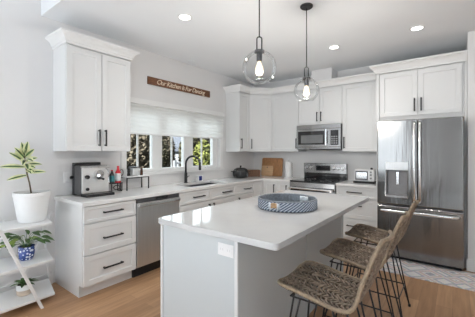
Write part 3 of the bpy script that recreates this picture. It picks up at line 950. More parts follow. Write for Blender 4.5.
def make_stool(label):
    r = thing('bar_stool', label, 'stool', (2.82, -3.465, 0), 0, 'rattan bar stools along the island')
    b = MB()
    loop = []
    N = 40
    for i in range(N + 1): loop.append(shell(TOT * i / N, -1))
    loop = [shell(0.0, -1 + 2 * (i / 8)) for i in range(7, 0, -1)] + loop
    loop += [shell(TOT, -1 + 2 * (i / 8)) for i in range(1, 8)]
    for i in range(N, -1, -1): loop.append(shell(TOT * i / N, 1))
    cl = [loop[0]]
    for p in loop[1:]:
        if (p - cl[-1]).length > 0.004: cl.append(p)
    b.tube(cl, 0.0105, 8, True)
    b.build('frame', RATF, r, smooth=True)
    # open weave: rows of zig-zag cords plus straight warps, split over the seat and the back
    rnd = random.Random(4)
    for nm, s0, s1 in (('seat_weave', 0.008, SEATL), ('back_weave', SEATL + 0.004, TOT - 0.008)):
        b = MB()
        nrow = int((s1 - s0) / 0.026)
        for k in range(nrow + 1):
            s = s0 + (s1 - s0) * k / nrow
            ph = k % 4
            for lay in (0,):
                p = []
                n = 36
                for i in range(n + 1):
                    t = -1 + 2 * i / n
                    z = abs(((t * 2.0 + 0.5 * lay) % 1.0) - 0.5) * 2
                    ss = min(max(s + (z - 0.5) * 0.055, 0.002), TOT - 0.002)
                    q = shell(ss, t * 0.985)
                    q.z += 0.0035 * math.sin(i * 2.1 + k + lay * 3.1)
                    q.x += rnd.uniform(-0.0015, 0.0015)
                    p.append(q)
                b.tube(p, 0.0060, 5, caps=False)
        b.mi = 1  # under-layer of near-black cords, added to darken the gaps in the weave
        nu = int((s1 - s0) / 0.011)
        for k in range(nu + 1):
            s = s0 + (s1 - s0) * k / nu
            b.tube([shell(s, -0.97 + 1.94 * i / 10) + (Vector((0, 0, -0.014)) if nm == 'seat_weave' else Vector((-0.010, 0, -0.003))) for i in range(11)], 0.0042, 4, caps=False)
        b.mi = 0
        for t in [-0.93, -0.66, -0.33, 0.0, 0.33, 0.66, 0.93]:
            b.tube([shell(s0 + (s1 - s0) * i / 16, t) + Vector((0, 0, -0.003)) for i in range(17)], 0.0045, 4)
        b.build(nm, [RAT, RATD], r, smooth=True)
    zt = 0.600
    b = MB()
    b.tube([(-0.14, -0.16, zt), (-0.14, 0.16, zt), (0.145, 0.16, zt), (0.145, -0.16, zt)], 0.006, 6, True)
    b.build('seat_frame', BLACK, r)
    for sx, tx, fx in ((-1, -0.14, -0.215), (1, 0.145, 0.245)):
        for sy in (-1, 1):
            f = Vector((fx, sy * 0.185, 0.008))
            a = Vector((tx - sx * 0.0, sy * 0.115, zt))
            c = Vector((tx - sx * 0.055, sy * 0.16, zt))
            b = MB()
            b.tube([a, f + (a - f).normalized() * 0.012, f, f + (c - f).normalized() * 0.012, c], 0.006, 6)
            lg = b.build('leg', BLACK, r)
            b = MB(); b.cyl((f.x, f.y, 0.0), 0.011, 0.02, 10); b.build('foot_cap', BLACK, lg)
    b = MB()
    zz = 0.20
    k = 1 - zz / zt
    def at(tx, fx, ty): return (tx + (fx - tx) * k, ty * (0.115 + (0.185 - 0.115) * k), zz)
    b.tube([at(-0.14, -0.215, -1), at(-0.14, -0.215, 1), at(0.145, 0.245, 1), at(0.145, 0.245, -1)], 0.006, 6, True)
    b.build('footrest', BLACK, r)
    return r
st = make_stool('brown rattan bar stool at the outer corner of the island, farthest from the fridge')
st.location = (2.82, -3.455, 0)
s2 = copy_tree(st); s2.location = (2.82, -2.835, 0)
s2['label'] = 'brown rattan bar stool between the two other stools along the island'
s3 = copy_tree(st); s3.location = (2.82, -2.235, 0)
s3['label'] = 'brown rattan bar stool closest to the fridge'

# runner in front of the fridge
b = MB(); b.box((2.45, -1.345, 0.0005), (4.3, -0.81, 0.008))
tag(b.build('runner_rug', RUG, None, bevel=0.002), 'grey and pink patterned runner on the floor in front of the fridge', 'rug')

# ------------------------------------------------------------------ ceiling fixtures
def pendant(label, y, zc, x=2.25, rr=0.125, watts=7.5):
    r = thing('pendant_lamp', label, 'lamp', (x, y, H), 0, 'glass globe pendants over the island')
    d = zc - H
    b = MB(); b.lathe([(0.06, -0.0005), (0.06, -0.012), (0.052, -0.02), (0.006, -0.022)], n=28, closed=True); b.build('canopy', BLACK, r)
    b = MB(); b.cyl((0, 0, d + rr + 0.098), 0.0045, -(d + rr + 0.098) - 0.02, 8); b.build('stem', BLACK, r)
    b = MB()
    w = 0.018
    p = [(-w, 0, d + rr - 0.005)] + [(w * math.cos(PI - PI * k / 10), 0, d + rr + 0.085 + 0.016 * math.sin(PI * k / 10)) for k in range(11)] + [(w, 0, d + rr - 0.005)]
    b.M = Matrix.Rotation(0.649, 4, 'Z')
    b.tube(p, 0.0048, 8); b.build('yoke', BLACK, r, smooth=True)
    b = MB(); b.lathe([(0.012, d + rr + 0.004), (0.036, d + rr), (0.037, d + rr - 0.014), (0.022, d + rr - 0.016), (0.020, d + rr - 0.075), (0.012, d + rr - 0.078)], n=24, closed=True); b.build('socket', DARKST, r)
    # glass globe with a wide open bottom
    prof = []
    for i in range(19):
        t = math.radians(17 + (143 - 17) * i / 18)
        prof.append((rr * math.sin(t), d + rr * math.cos(t)))
    b = MB(); b.lathe(prof, n=40)
    lr, lz = prof[-1]
    b.tube([(lr * math.cos(2 * PI * k / 40), lr * math.sin(2 * PI * k / 40), lz) for k in range(40)], 0.0022, 6, True)
    b.build('globe', GLOBE, r, smooth=True)
    b = MB(); b.lathe([(0.010, d + 0.046), (0.014, d + 0.035), (0.026, d + 0.004), (0.031, d - 0.02), (0.026, d - 0.042), (0.012, d - 0.055), (0.001, d - 0.057)], n=20); bu = b.build('bulb', BULBC, r, smooth=True)
    b = MB(); b.tube([(0.012 * math.cos(k * 1.3), 0.012 * math.sin(k * 1.3), d + 0.02 - 0.0035 * k) for k in range(14)], 0.0022, 5); b.build('filament', BULBG, bu)
    l = bpy.data.lights.new('bulb_light', 'POINT'); l.energy = watts; l.color = (1.0, 0.94, 0.86); l.shadow_soft_size = 0.032
    lo = bpy.data.objects.new('bulb_light', l); COL.objects.link(lo); lo.parent = r; lo.location = (0, 0, d - 0.09)
    return r
pendant('clear glass globe pendant hanging lower in view, above the outer end of the island', -3.265, 2.005)
pendant('clear glass globe pendant with its round black canopy in view, above the tray', -2.44, 1.982, 2.255, 0.118, 27.0)

def downlight(label, x, y, watts=11.0):
    r = thing('recessed_light', label, 'light', (x, y, H), 0, 'recessed ceiling lights')
    b = MB(); b.lathe([(0.075, -0.0005), (0.075, -0.005), (0.058, -0.007), (0.056, -0.002)], n=28); b.build('trim_ring', TRIM, r)
    b = MB(); b.cyl((0, 0, -0.0035), 0.056, 0.003, 28); b.build('diffuser', LEDW, r)
    l = bpy.data.lights.new('downlight', 'SPOT'); l.energy = watts; l.spot_size = math.radians(150); l.spot_blend = 0.8; l.shadow_soft_size = 0.05; l.color = (1, 0.98, 0.95)
    lo = bpy.data.objects.new('downlight', l); COL.objects.link(lo); lo.parent = r; lo.location = (0, 0, -0.02)
    return r
downlight('round recessed ceiling light above the drawers beside the tall wall cabinet', 1.154, -2.989)
downlight('round recessed ceiling light above the range', 2.099, -1.198, 21.0)
downlight('round recessed ceiling light above the fridge', 3.046, -1.22, 6.0)
b = MB(); b.lathe([(0.05, -0.0005), (0.05, -0.010), (0.03, -0.018), (0.004, -0.018)], (0.145, -1.94, H), 24)
tag(b.build('smoke_detector', CEIL, None), 'small white disc on the ceiling above the wooden sign', 'detector')

# ------------------------------------------------------------------ things on the worktops
CT = 0.9145
r = thing('espresso_machine', 'black and steel espresso machine on the counter by the wall', 'coffee machine', (-0.01, -3.617, CT))
r.scale = (1.22, 1.04, 1.0)
b = MB(); b.prism([(0.03, 0.0), (0.075, 0.0), (0.075, 0.285), (0.03, 0.285)], 0.0, 0.355); b.build('water_tank', BLACK, r, bevel=0.006)
b = MB(); b.box((0.076, 0.0, 0.012), (0.20, 0.285, 0.325)); b.build('body', DARKST, r, bevel=0.006)
b = MB(); b.box((0.201, 0.004, 0.03), (0.226, 0.281, 0.305)); fp = b.build('front_panel', SATIN, r, bevel=0.004)
b = MB(); b.box((0.185, 0.0, 0.306), (0.245, 0.285, 0.322)); b.build('top_lip', CHROME, r, bevel=0.004)
b = MB(); b.box((0.201, -0.004, 0.0), (0.315, 0.29, 0.028)); b.build('drip_tray', BLACK, r, bevel=0.004)
b = MB(); b.cyl((0.2265, 0.155, 0.235), 0.042, 0.05, 20, 'x'); b.cyl((0.262, 0.155, 0.205), 0.034, 0.028, 18, 'z'); b.build('group_head', CHROME, fp)
b = MB(); b.tube([(0.262, 0.155, 0.20), (0.30, 0.145, 0.196), (0.37, 0.13, 0.188)], [0.028, 0.012, 0.012], 10); b.build('portafilter', BLACK, r)
b = MB(); b.cyl((0.2265, 0.045, 0.205), 0.021, 0.022, 18, 'x'); b.build('dial', BLACK, fp)
b = MB(); b.cyl((0.2265, 0.05, 0.075), 0.017, 0.012, 18, 'x'); b.build('dial', BLACK, fp)
b = MB(); b.tube([(0.235, 0.24, 0.29), (0.27, 0.245, 0.27), (0.275, 0.25, 0.13)], 0.006, 8); b.build('steam_wand', CHROME, r)
b = MB(); b.tube([(0.055, -0.001, 0.195), (0.055, -0.028, 0.195)], 0.016, 10); b.build('side_knob', BLACK, r)

# little black rack with syrup bottles
r = thing('wire_rack', 'small black two-legged rack holding the red bottle on the counter', 'rack', (0.12, -3.185, CT))
b = MB(); b.box((-0.045, -0.065, 0.095), (0.06, 0.085, 0.104)); b.build('shelf', BLACK, r, bevel=0.002)
for sy in (-0.055, 0.075):
    b = MB(); b.tube([(-0.04, sy, 0.0), (-0.04, sy, 0.094)], 0.006, 6); b.tube([(0.055, sy, 0.0), (0.055, sy, 0.094)], 0.006, 6); b.tube([(-0.04, sy, 0.006), (0.055, sy, 0.006)], 0.006, 6); b.build('leg', BLACK, r)
b = MB(); b.tube([(0.05 , 0.01 + 0.04 * math.cos(k), 0.05 + 0.025 * math.sin(k)) for k in [2 * PI * i / 12 for i in range(12)]], 0.005, 6, True); b.build('scroll', BLACK, r)
def bottle(name, label, cat, x, y, z, rr, hh, body, lab, cap, group=None):
    r = thing(name, label, cat, (x, y, z), 0, group)
    b = MB(); b.lathe([(rr * 0.9, 0), (rr, 0.004), (rr, hh * 0.62), (rr * 0.45, hh * 0.78), (rr * 0.36, hh * 0.93)], n=18, closed=True); b.build('bottle_body', body, r, smooth=False)
    if lab:
        b = MB(); b.lathe([(rr * 1.02, hh * 0.1), (rr * 1.02, hh * 0.56)], n=18); b.build('paper_label', lab, r, smooth=True)
    b = MB(); b.cyl((0, 0, hh * 0.932), rr * 0.42, hh * 0.068, 14); b.build('cap', cap, r)
    return r
bottle('syrup_bottle', 'red bottle standing on the small black rack', 'bottle', 0.14, -3.14, CT + 0.1045, 0.033, 0.20, RED, WPLAST, RED)
bottle('syrup_bottle', 'dark bottle with a teal label beside the red bottle', 'bottle', 0.135, -3.215, CT + 0.1045, 0.029, 0.155, DARKST, TEAL, RED)
# white-topped riser with black legs, things on it
r = thing('counter_riser', 'low white tray table with thin black legs on the counter under the window', 'stand', (0.12, -2.90, CT))
b = MB(); b.box((-0.085, -0.165, 0.158), (0.085, 0.165, 0.172)); b.build('top', WPLAST, r, bevel=0.002)
for sx in (-0.075, 0.075):
    for sy in (-0.155, 0.155):
        b = MB(); b.box((sx - 0.006, sy - 0.006, 0), (sx + 0.006, sy + 0.006, 0.1575)); b.build('leg', BLACK, r)
b = MB(); b.box((0.069, -0.148, 0.146), (0.081, 0.148, 0.1575)); b.box((-0.081, -0.148, 0.146), (-0.069, 0.148, 0.1575)); b.build('rail', BLACK, r)
b = MB(); b.tube([(-0.07, -0.14 + 0.022 * math.cos(k), 0.215 + 0.04 * math.sin(k)) for k in [2 * PI * i / 14 for i in range(14)]], 0.004, 6, True); b.build('side_loop', BLACK, r)
RT = CT + 0.1725
r = thing('glass_canister', 'clear square canister on the white tray table', 'jar', (0.10, -2.895, RT))
b = MB(); b.box((-0.05, -0.05, 0), (0.05, 0.05, 0.10)); b.build('jar_body', GLOBE, r, bevel=0.006)
b = MB(); b.box((-0.052, -0.052, 0.101), (0.052, 0.052, 0.112)); b.build('lid', BLACK, r, bevel=0.003)
b = MB(); b.box((-0.044, -0.044, 0.004), (0.044, 0.044, 0.096)); b.build('contents', POTW, r, bevel=0.01)
r = thing('pepper_mill', 'small black mill standing next to the clear canister', 'mill', (0.12, -2.985, RT))
b = MB(); b.lathe([(0.02, 0), (0.022, 0.01), (0.016, 0.04), (0.02, 0.065), (0.017, 0.07)], n=16, closed=True); b.build('base', BLACK, r)
b = MB(); b.lathe([(0.017, 0.071), (0.02, 0.085), (0.012, 0.10), (0.003, 0.104)], n=16, closed=True); b.build('top', BLACK, r)
bottle('vanilla_bottle', 'slim brown bottle on the white tray table by the canister', 'bottle', 0.12, -2.80, RT, 0.018, 0.12, AMBER, None, BLACK)

# soap dish / sponge caddy by the faucet
r = thing('sponge_caddy', 'small white caddy with a blue front beside the faucet', 'caddy', (0.262, -1.95, CT))
r.location = (0.085, -1.70, CT)
b = MB(); b.box((-0.03, -0.06, 0), (0.03, 0.06, 0.10)); b.build('box', WPLAST, r, bevel=0.006)
b = MB(); b.box((0.0305, -0.035, 0.015), (0.032, 0.03, 0.085)); b.build('blue_label', BLUE, r)

# black ribbed pot
r = thing('ribbed_pot', 'black ribbed round pot with a knob on its lid in the counter corner', 'pot', (0.245, -0.79, CT))
b = MB()
N = 48
prof = [(0.09, 0.0), (0.13, 0.012), (0.15, 0.045), (0.155, 0.085), (0.148, 0.125), (0.122, 0.162), (0.07, 0.185), (0.012, 0.19)]
rings = []
for r0, z in prof:
    rings.append([b.v(((r0 * (1 - 0.055 * abs(math.cos(5 * 2 * PI * k / N)))) * math.cos(2 * PI * k / N), (r0 * (1 - 0.055 * abs(math.cos(5 * 2 * PI * k / N)))) * math.sin(2 * PI * k / N), z)) for k in range(N)])
for i in range(len(rings) - 1):
    for k in range(N):
        b.face([rings[i][k], rings[i][(k + 1) % N], rings[i + 1][(k + 1) % N], rings[i + 1][k]])
b.face(rings[0][::-1]); b.face(rings[-1])
PB = mat('black_enamel', (0.018, 0.018, 0.018), 0.22, noise=0.1, scale=20)
b.build('body', PB, r, smooth=True)
b = MB(); b.lathe([(0.012, 0.1905), (0.01, 0.20), (0.02, 0.212), (0.016, 0.225), (0.002, 0.228)], n=16); b.build('lid_knob', PB, r, smooth=True)
for sa in (0.9, 0.9 + PI):
    b = MB(); b.tube([(0.13 * math.cos(sa - 0.25), 0.13 * math.sin(sa - 0.25), 0.11), (0.178 * math.cos(sa - 0.15), 0.178 * math.sin(sa - 0.15), 0.12), (0.178 * math.cos(sa + 0.15), 0.178 * math.sin(sa + 0.15), 0.12), (0.13 * math.cos(sa + 0.25), 0.13 * math.sin(sa + 0.25), 0.11)], 0.008, 6); b.build('side_handle', PB, r)
# wicker basket
r = thing('wicker_basket', 'low brown wicker basket between the black pot and the cutting board', 'basket', (0.245, -0.40, CT), PI / 4)
b = MB()
for k in range(9):
    z = 0.006 + k * 0.0125
    o = 0.0015 * (k % 2)
    wx, wy = 0.125 + 0.001 * k + o, 0.075 + 0.001 * k + o
    b.tube([(-wx, -wy, z), (wx, -wy, z), (wx, wy, z), (-wx, wy, z)], 0.0068, 6, True)
b.box((-0.12, -0.07, 0.001), (0.12, 0.07, 0.008))
b.build('basket_weave', WICK, r)
b = MB(); b.tube([(-0.135, -0.085, 0.119), (0.135, -0.085, 0.119), (0.135, 0.085, 0.119), (-0.135, 0.085, 0.119)], 0.009, 8, True); b.build('rim', WICK, r)
b = MB(); rnd = random.Random(2)
for i in range(10): b.sphere((rnd.uniform(-0.08, 0.08), rnd.uniform(-0.035, 0.035), 0.05 + 0.03 * rnd.random()), 0.033, 10, 6)
o = b.build('lining', mat('linen_lining', (0.35, 0.27, 0.2), 0.9, noise=0.3, scale=30), r, smooth=True)

# cutting boards leaning on the back wall
def lean_board(name, label, x, w, h, t, yb, lean, m, handle=False, hole=True):
    r = thing(name, label, 'cutting board', (x, yb, CT + 0.001))
    r.rotation_euler = (-lean, 0, 0)
    b = MB()
    pts = []
    rd_ = 0.03
    for (cx, cz, a0) in ((-w / 2 + rd_, rd_, PI), (w / 2 - rd_, rd_, 1.5 * PI), (w / 2 - rd_, h - rd_, 0), (-w / 2 + rd_, h - rd_, 0.5 * PI)):
        for k in range(5):
            a = a0 + 0.5 * PI * k / 4
            pts.append((cx + rd_ * math.cos(a), cz + rd_ * math.sin(a)))
    b.M = Matrix(((1, 0, 0, 0), (0, 0, -1, 0), (0, 1, 0, 0), (0, 0, 0, 1)))
    b.prism(pts, 0, t)
    return r, b
r, b = lean_board('cutting_board', 'large dark wooden cutting board leaning on the wall in the corner', 0.478, 0.47, 0.355, 0.02, -0.07, 0.13, BOARD)
b.build('board', BOARD, r, bevel=0.003)
b = MB()
b.tube([(-0.19, -0.021, 0.04), (0.19, -0.021, 0.04), (0.19, -0.021, 0.315), (-0.19, -0.021, 0.315)], 0.003, 5, True); b.build('juice_groove', BOARD, r)
r, b = lean_board('cutting_board', 'small pale wooden board standing before the large cutting board', 0.402, 0.265, 0.20, 0.016, -0.125, 0.16, BOARDL)
b.build('board', BOARDL, r, bevel=0.004)
b = MB(); b.cyl((-0.0, -0.0175, 0.17), 0.012, 0.001, 14, 'y'); b.build('hang_hole', DARKST, r)
# paper towels
r = thing('paper_towel_holder', 'white paper towel roll on an upright holder beside the range', 'paper towels', (0.915, -0.20, CT))
b = MB(); b.lathe([(0.075, 0), (0.075, 0.008), (0.01, 0.012)], n=24, closed=True); b.build('base', WPLAST, r)
b = MB(); b.lathe([(0.02, 0.013), (0.058, 0.013), (0.06, 0.02), (0.06, 0.285), (0.058, 0.29), (0.02, 0.29)], n=28); b.build('roll', PAPER, r, smooth=False)
b = MB(); b.cyl((0, 0, 0.012), 0.008, 0.30, 10); b.sphere((0, 0, 0.318), 0.013, 10, 6); b.build('pole', CHROME, r)
b = MB(); b.tube([(0.085, -0.01, 0.004), (0.085, -0.01, 0.26), (0.078, -0.01, 0.268)], 0.0045, 6); b.build('side_arm', CHROME, r)
# toaster oven
r = thing('toaster_oven', 'small white toaster oven on the counter between the range and the fridge', 'toaster', (2.285, -0.30, CT))
b = MB(); b.box((-0.135, -0.12, 0.03), (0.145, 0.12, 0.205)); b.build('body', WPLAST, r, bevel=0.014, seg=3)
b = MB(); b.box((-0.12, -0.128, 0.05), (0.06, -0.1205, 0.185)); dr = b.build('door', DARKST, r, bevel=0.003)
b = MB(); b.box((-0.106, -0.1295, 0.068), (0.046, -0.1282, 0.165)); b.build('window', CHROME, dr)
b = MB(); b.tube([(-0.10, -0.147, 0.178), (0.04, -0.147, 0.178)], 0.006, 8); b.box((-0.10, -0.147, 0.174), (-0.09, -0.1281, 0.182)); b.box((0.03, -0.147, 0.174), (0.04, -0.1281, 0.182)); b.build('handle', BLACK, dr)
for z in (0.08, 0.13, 0.17):
    b = MB(); b.cyl((0.10, -0.1202, z), 0.013, -0.014, 14, 'y'); b.build('knob', GREYP, r)
b = MB(); b.box((-0.15, -0.14, 0.0), (0.15, 0.125, 0.029)); b.build('base', BLACK, r, bevel=0.006)
b = MB(); b.lathe([(0.018, 0.2055), (0.014, 0.215), (0.02, 0.228), (0.004, 0.234)], (0.085, 0.0, 0), 14); b.build('top_knob', BLACK, r)

# wall outlet + light plate
r = thing('wall_outlet', 'white outlet plate on the grey wall beside the espresso machine', 'outlet', (0.0005, -3.655, 1.055))
b = MB(); b.box((0, -0.036, 0), (0.006, 0.036, 0.115)); pl = b.build('plate', WPLAST, r, bevel=0.002)
b = MB(); b.box((0.0065, -0.017, 0.012), (0.009, 0.017, 0.05)); b.box((0.0065, -0.017, 0.065), (0.009, 0.017, 0.103)); b.build('socket', WPLAST, r, bevel=0.001)
# ------------------------------------------------------------------ plant stand and plants
r = thing('plant_stand', 'white three-tier plant stand with crossed legs by the counter end', 'plant stand', (0.0, -4.1, 0))
SW = mat('white_painted_stand', (0.82, 0.82, 0.82), 0.5, noise=0.01, scale=10)
def shelf(z, yl0, yr0, yl1, yr1):
    b = MB(); b.prism([(0.46, yl1), (0.46, yr1), (0.07, yr0), (0.07, yl0)], z - 0.022, z); return b.build('shelf', SW, r, bevel=0.002)
shelf(0.745, -0.16, 0.20, -0.27, 0.13)
shelf(0.405, -0.18, 0.22, -0.29, 0.14)
shelf(0.095, -0.20, 0.24, -0.31, 0.15)
for y0, y1, xa in ((-0.255, 0.045, 0.463), (0.285, -0.045, 0.046)):
    b = MB()
    d = Vector((0, y1 - y0, -0.76)).normalized()
    n_ = Vector((0, d.z, -d.y)) * 0.013
    q = [Vector((0, y0, 0.76)) - n_, Vector((0, y0, 0.76)) + n_, Vector((0, y1, 0.0)) + n_, Vector((0, y1, 0.0)) - n_]
    for p in (q[2], q[3]): p.z = 0.0
    A = [b.v((xa + 0.019, p.y, p.z)) for p in q]
    B = [b.v((xa, p.y, p.z)) for p in q]
    b.face(A); b.face(B[::-1])
    for k in range(4): b.face([A[k], A[(k + 1) % 4], B[(k + 1) % 4], B[k]])
    b.build('leg', SW, r, bevel=0.001)
for y0, y1 in ((0.17, 0.255), (-0.13, -0.215)):
    b = MB(); b.tube([(0.085, y0, 0.76), (0.07, y1, 0.0)], 0.011, 8); b.build('leg', SW, r, smooth=True)

def leaf(b, base, d, up, length, width, droop, green=0, edge=1, edge_frac=0.55):
    d = Vector(d).normalized()
    up = Vector(up)
    side = d.cross(up)
    side = side.normalized() if side.length > 1e-4 else Vector((1, 0, 0))
    up = side.cross(d).normalized()
    n = 7
    rows = []
    for i in range(n + 1):
        t = i / n
        w = width * (math.sin(PI * min(1, t * 0.93 + 0.04)) ** 0.8)
        c = Vector(base) + d * (length * t) - Vector((0, 0, 1)) * (droop * length * t * t)
        rows.append([b.v(c + side * (w * s_ * 0.5) + up * (0.10 * w * abs(s_))) for s_ in (-1, -edge_frac, 0, edge_frac, 1)])
    for i in range(n):
        for k in range(4):
            b.mi = edge if k in (0, 3) else green
            b.face([rows[i][k], rows[i][k + 1], rows[i + 1][k + 1], rows[i + 1][k]])
    b.mi = 0

# big variegated plant, white tapered pot
PX, PY, PZ = 0.255, -4.065, 0.7455
r = thing('potted_rubber_plant', 'variegated plant with cream-edged leaves in a large white pot on the stand top', 'potted plant', (PX, PY, PZ))
b = MB(); b.lathe([(0.10, 0.0), (0.108, 0.004), (0.128, 0.14), (0.143, 0.235), (0.148, 0.238), (0.148, 0.272), (0.138, 0.272), (0.134, 0.235), (0.002, 0.23)], n=36, closed=False)
b.face([b.v((0.1 * math.cos(2 * PI * k / 36), 0.1 * math.sin(2 * PI * k / 36), 0)) for k in range(36)][::-1])
b.build('pot', POTW, r, smooth=False)
b = MB(); b.lathe([(0.137, 0.245), (0.08, 0.252), (0.002, 0.254)], n=24); b.build('soil', SOIL, r)
tk = [Vector((0.0, -0.005, 0.25)), Vector((0.005, -0.02, 0.35)), Vector((0.0, -0.04, 0.45)), Vector((0.0, -0.052, 0.55)), Vector((0.0, -0.06, 0.63))]
b = MB(); b.tube(tk, [0.007, 0.0065, 0.006, 0.005, 0.003], 8); b.build('stem', STEM, r, smooth=True)
b = MB()
rnd = random.Random(11)
# (height on the stem, direction, length, width, droop); +y is towards the counter, +x into the room
for z, dx, dy, dz, ln, wd, dr_ in ((0.42, 0.25, -1.0, -0.10, 0.17, 0.045, 0.1), (0.44, 0.3, 1.0, 0.18, 0.15, 0.05, 0.15), (0.49, 0.2, -1.0, 0.15, 0.21, 0.055, 0.1), (0.51, 0.5, 1.0, 0.30, 0.13, 0.05, 0.25), (0.46, 0.9, 0.1, 0.1, 0.09, 0.05, 0.4),
                                    (0.53, 0.2, -0.9, 0.75, 0.17, 0.06, 0.1), (0.54, 0.5, 0.8, 0.55, 0.11, 0.055, 0.2), (0.55, 1.0, -0.5, 0.2, 0.11, 0.055, 0.5), (0.56, 1.0, 0.3, 0.3, 0.11, 0.06, 0.4), (0.57, 0.3, -0.7, 0.9, 0.15, 0.06, 0.1),
                                    (0.57, -0.6, -0.5, 0.8, 0.12, 0.06, 0.1), (0.59, 0.4, 0.6, 0.8, 0.11, 0.055, 0.1), (0.60, 0.7, -0.2, 0.8, 0.11, 0.055, 0.2), (0.60, 0.2, -0.25, 1.0, 0.13, 0.055, 0.0), (0.61, 0.35, 0.1, 1.0, 0.13, 0.05, 0.0),
                                    (0.58, -0.7, 0.5, 0.6, 0.12, 0.06, 0.2), (0.52, 0.95, -0.1, 0.0, 0.10, 0.06, 0.5), (0.50, 0.8, 0.6, 0.2, 0.09, 0.05, 0.4), (0.48, 0.6, 0.5, -0.1, 0.08, 0.045, 0.4)):
    t = (z - 0.25) / 0.38 * 4
    i = min(3, int(t)); p = tk[i].lerp(tk[i + 1], t - i)
    leaf(b, p, (dx, dy, dz), (0.75, 0, 0.8), ln, wd * 1.1, dr_, edge_frac=0.36)
b.build('foliage', [LEAFG, LEAFC], r, smooth=True)

# pothos in a blue and white pot
r = thing('potted_pothos', 'leafy green plant in a blue and white floral pot on the middle shelf', 'potted plant', (0.26, -4.11, 0.4055))
b = MB(); b.lathe([(0.048, 0.0), (0.058, 0.02), (0.066, 0.07), (0.062, 0.112), (0.066, 0.122), (0.058, 0.122), (0.055, 0.10), (0.002, 0.10)], n=28); b.build('pot', POTB, r, smooth=True)
b = MB(); b.lathe([(0.056, 0.105), (0.002, 0.11)], n=20); b.build('soil', SOIL, r)
b = MB(); b2 = MB()
rnd = random.Random(5)
for k in range(26):
    a = rnd.uniform(0, 2 * PI)
    hgt = rnd.uniform(0.04, 0.15)
    rad_ = rnd.uniform(0.03, 0.11)
    p = Vector((0.75 * rad_ * math.cos(a), 1.15 * rad_ * math.sin(a), 0.11 + hgt))
    b2.tube([(0.012 * math.cos(a), 0.012 * math.sin(a), 0.105), (p.x * 0.5, p.y * 0.5, 0.11 + hgt * 0.8), p], 0.002, 4)
    g = 1 if rnd.random() < 0.35 else 0
    leaf(b, p, (0.7 * math.cos(a) + 0.25, math.sin(a), rnd.uniform(-0.3, 0.35)), (0.4, 0, 1), rnd.uniform(0.07, 0.10), rnd.uniform(0.035, 0.05), 0.35, g, g)
b.build('foliage', [LEAFG, LEAFL], r, smooth=True)
b2.build('stem', LEAFG, r)

# small plant in cream pot
r = thing('potted_succulent', 'small dark green plant in a tan and white pot on the lowest shelf', 'potted plant', (0.27, -4.13, 0.0955))
b = MB(); b.lathe([(0.048, 0.0), (0.056, 0.008), (0.06, 0.05)], n=28); b.mi = 1; b.lathe([(0.06, 0.05), (0.06, 0.098), (0.054, 0.098), (0.052, 0.085), (0.002, 0.085)], n=28); b.build('pot', [POTT, POTW], r, smooth=True)
b = MB(); b.lathe([(0.053, 0.088), (0.002, 0.092)], n=20); b.build('soil', SOIL, r)
b = MB()
rnd = random.Random(8)
for k in range(12):
    a = 2 * PI * k / 12 + rnd.uniform(-0.2, 0.2)
    leaf(b, (0.012 * math.cos(a), 0.012 * math.sin(a), 0.09), (math.cos(a), math.sin(a), rnd.uniform(0.35, 1.2)), (0, 0, 1), rnd.uniform(0.08, 0.13), 0.032, 0.4, 0, 0)
b.build('foliage', [LEAFG, LEAFL], r, smooth=True)

# ------------------------------------------------------------------ outside the window
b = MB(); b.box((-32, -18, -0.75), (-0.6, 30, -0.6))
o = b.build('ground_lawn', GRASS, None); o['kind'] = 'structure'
def tree(label, x, y, h, cr, fm, seed, n=4200, lo=0.25):
    r = thing('garden_tree', label, 'tree', (x, y, -0.605), 0, 'trees outside the kitchen window')
    rnd = random.Random(seed)
    b = MB()
    b.tube([(0, 0, 0), (0.05, 0.04, h * 0.4), (0.0, 0.1, h * 0.75), (0.05, 0.1, h)], [0.16, 0.12, 0.07, 0.02], 8)
    for k in range(12):
        z = h * rnd.uniform(lo, 0.85); a = rnd.uniform(0, 2 * PI); l = cr * rnd.uniform(0.6, 1.0)
        b.tube([(0.03, 0.05, z), (l * 0.5 * math.cos(a), l * 0.5 * math.sin(a), z + 0.15 * l), (l * math.cos(a), l * math.sin(a), z + 0.5 * l)], [0.05, 0.03, 0.01], 5)
    b.build('trunk', BARK, r, smooth=True)
    b = MB()
    for k in range(n):
        a, u = rnd.uniform(0, 2 * PI), rnd.uniform(-1, 1)
        q = rnd.random() ** 0.45
        s_ = math.sqrt(1 - u * u)
        p = Vector((cr * q * s_ * math.cos(a), cr * q * s_ * math.sin(a), h * (lo + 0.5 * (1 - lo)) + h * 0.5 * (1.05 - lo) * q * u))
        e1 = Vector((rnd.uniform(-1, 1), rnd.uniform(-1, 1), rnd.uniform(-1, 1))).normalized()
        e2 = e1.orthogonal().normalized()
        sz = rnd.uniform(0.06, 0.13)
        b.face([b.v(p - e1 * sz), b.v(p + e2 * sz * 0.6), b.v(p + e1 * sz), b.v(p - e2 * sz * 0.6)])
    b.build('foliage', fm, r)
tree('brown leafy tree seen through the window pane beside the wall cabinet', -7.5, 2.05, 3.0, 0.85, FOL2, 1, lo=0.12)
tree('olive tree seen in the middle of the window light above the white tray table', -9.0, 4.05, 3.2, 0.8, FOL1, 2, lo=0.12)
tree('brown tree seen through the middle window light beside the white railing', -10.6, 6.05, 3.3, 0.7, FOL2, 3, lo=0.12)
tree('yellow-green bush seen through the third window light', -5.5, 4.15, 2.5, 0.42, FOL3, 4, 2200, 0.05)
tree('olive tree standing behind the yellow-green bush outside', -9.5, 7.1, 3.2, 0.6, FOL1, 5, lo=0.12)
b = MB()
rnd = random.Random(21)
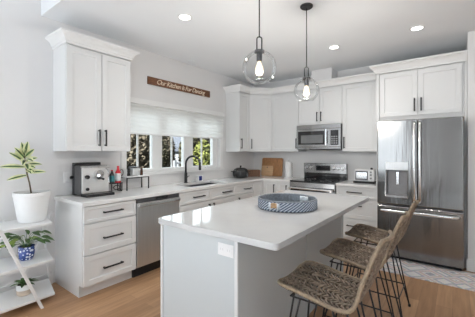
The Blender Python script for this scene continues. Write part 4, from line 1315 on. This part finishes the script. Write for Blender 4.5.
for k in range(22000):
    p = Vector((rnd.uniform(-26, -21), rnd.uniform(0, 26), -0.6 + 5.4 * rnd.random() ** 0.9))
    e1 = Vector((rnd.uniform(-1, 1), rnd.uniform(-1, 1), rnd.uniform(-1, 1))).normalized()
    e2 = e1.orthogonal().normalized()
    sz = rnd.uniform(0.12, 0.32)
    b.face([b.v(p - e1 * sz), b.v(p + e2 * sz * 0.6), b.v(p + e1 * sz), b.v(p - e2 * sz * 0.6)])
tag(b.build('woodland', FOL2, None), 'dense brown woodland far beyond the lawn outside the window', 'woodland', kind='stuff')
# neighbour's house and deck railing
r = thing('neighbour_house', 'white house with a slate roof outside the window', 'house', (-15.5, 10.4, -0.605))
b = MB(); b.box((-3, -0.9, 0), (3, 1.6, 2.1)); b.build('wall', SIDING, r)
b = MB()
A = [b.v(p) for p in ((3.2, -1.1, 2.05), (3.2, 1.8, 2.05), (0, 1.8, 3.4), (0, -1.1, 3.4), (-3.2, -1.1, 2.05), (-3.2, 1.8, 2.05))]
b.face([A[0], A[1], A[2], A[3]]); b.face([A[3], A[2], A[5], A[4]]); b.face([A[0], A[3], A[4]]); b.face([A[1], A[5], A[2]]); b.face([A[0], A[4], A[5], A[1]])
b.build('roof', SHINGLE, r)
for y in (-0.4, 0.9):
    b = MB(); b.box((3.005, y - 0.35, 0.8), (3.05, y + 0.35, 1.8)); f = b.build('window', TRIM, r)
    b = MB(); b.box((3.051, y - 0.28, 0.87), (3.06, y + 0.28, 1.73)); b.build('pane', GREYGL, f)
r = thing('deck_railing', 'white deck railing outside the middle window light', 'railing', (-5.0, 2.15, -0.605))
b = MB(); b.box((-0.04, 0, 1.55), (0.04, 0.85, 1.61)); b.box((-0.03, 0, 0.75), (0.03, 0.85, 0.80)); b.build('rail', SIDING, r)
b = MB()
for k in range(7): b.box((-0.015, 0.06 + k * 0.12, 0.80), (0.015, 0.09 + k * 0.12, 1.55))
b.build('baluster', SIDING, r)
for y in (0.0, 0.85):
    b = MB(); b.box((-0.05, y - 0.05, 0), (0.05, y + 0.05, 1.68)); b.build('post', SIDING, r)
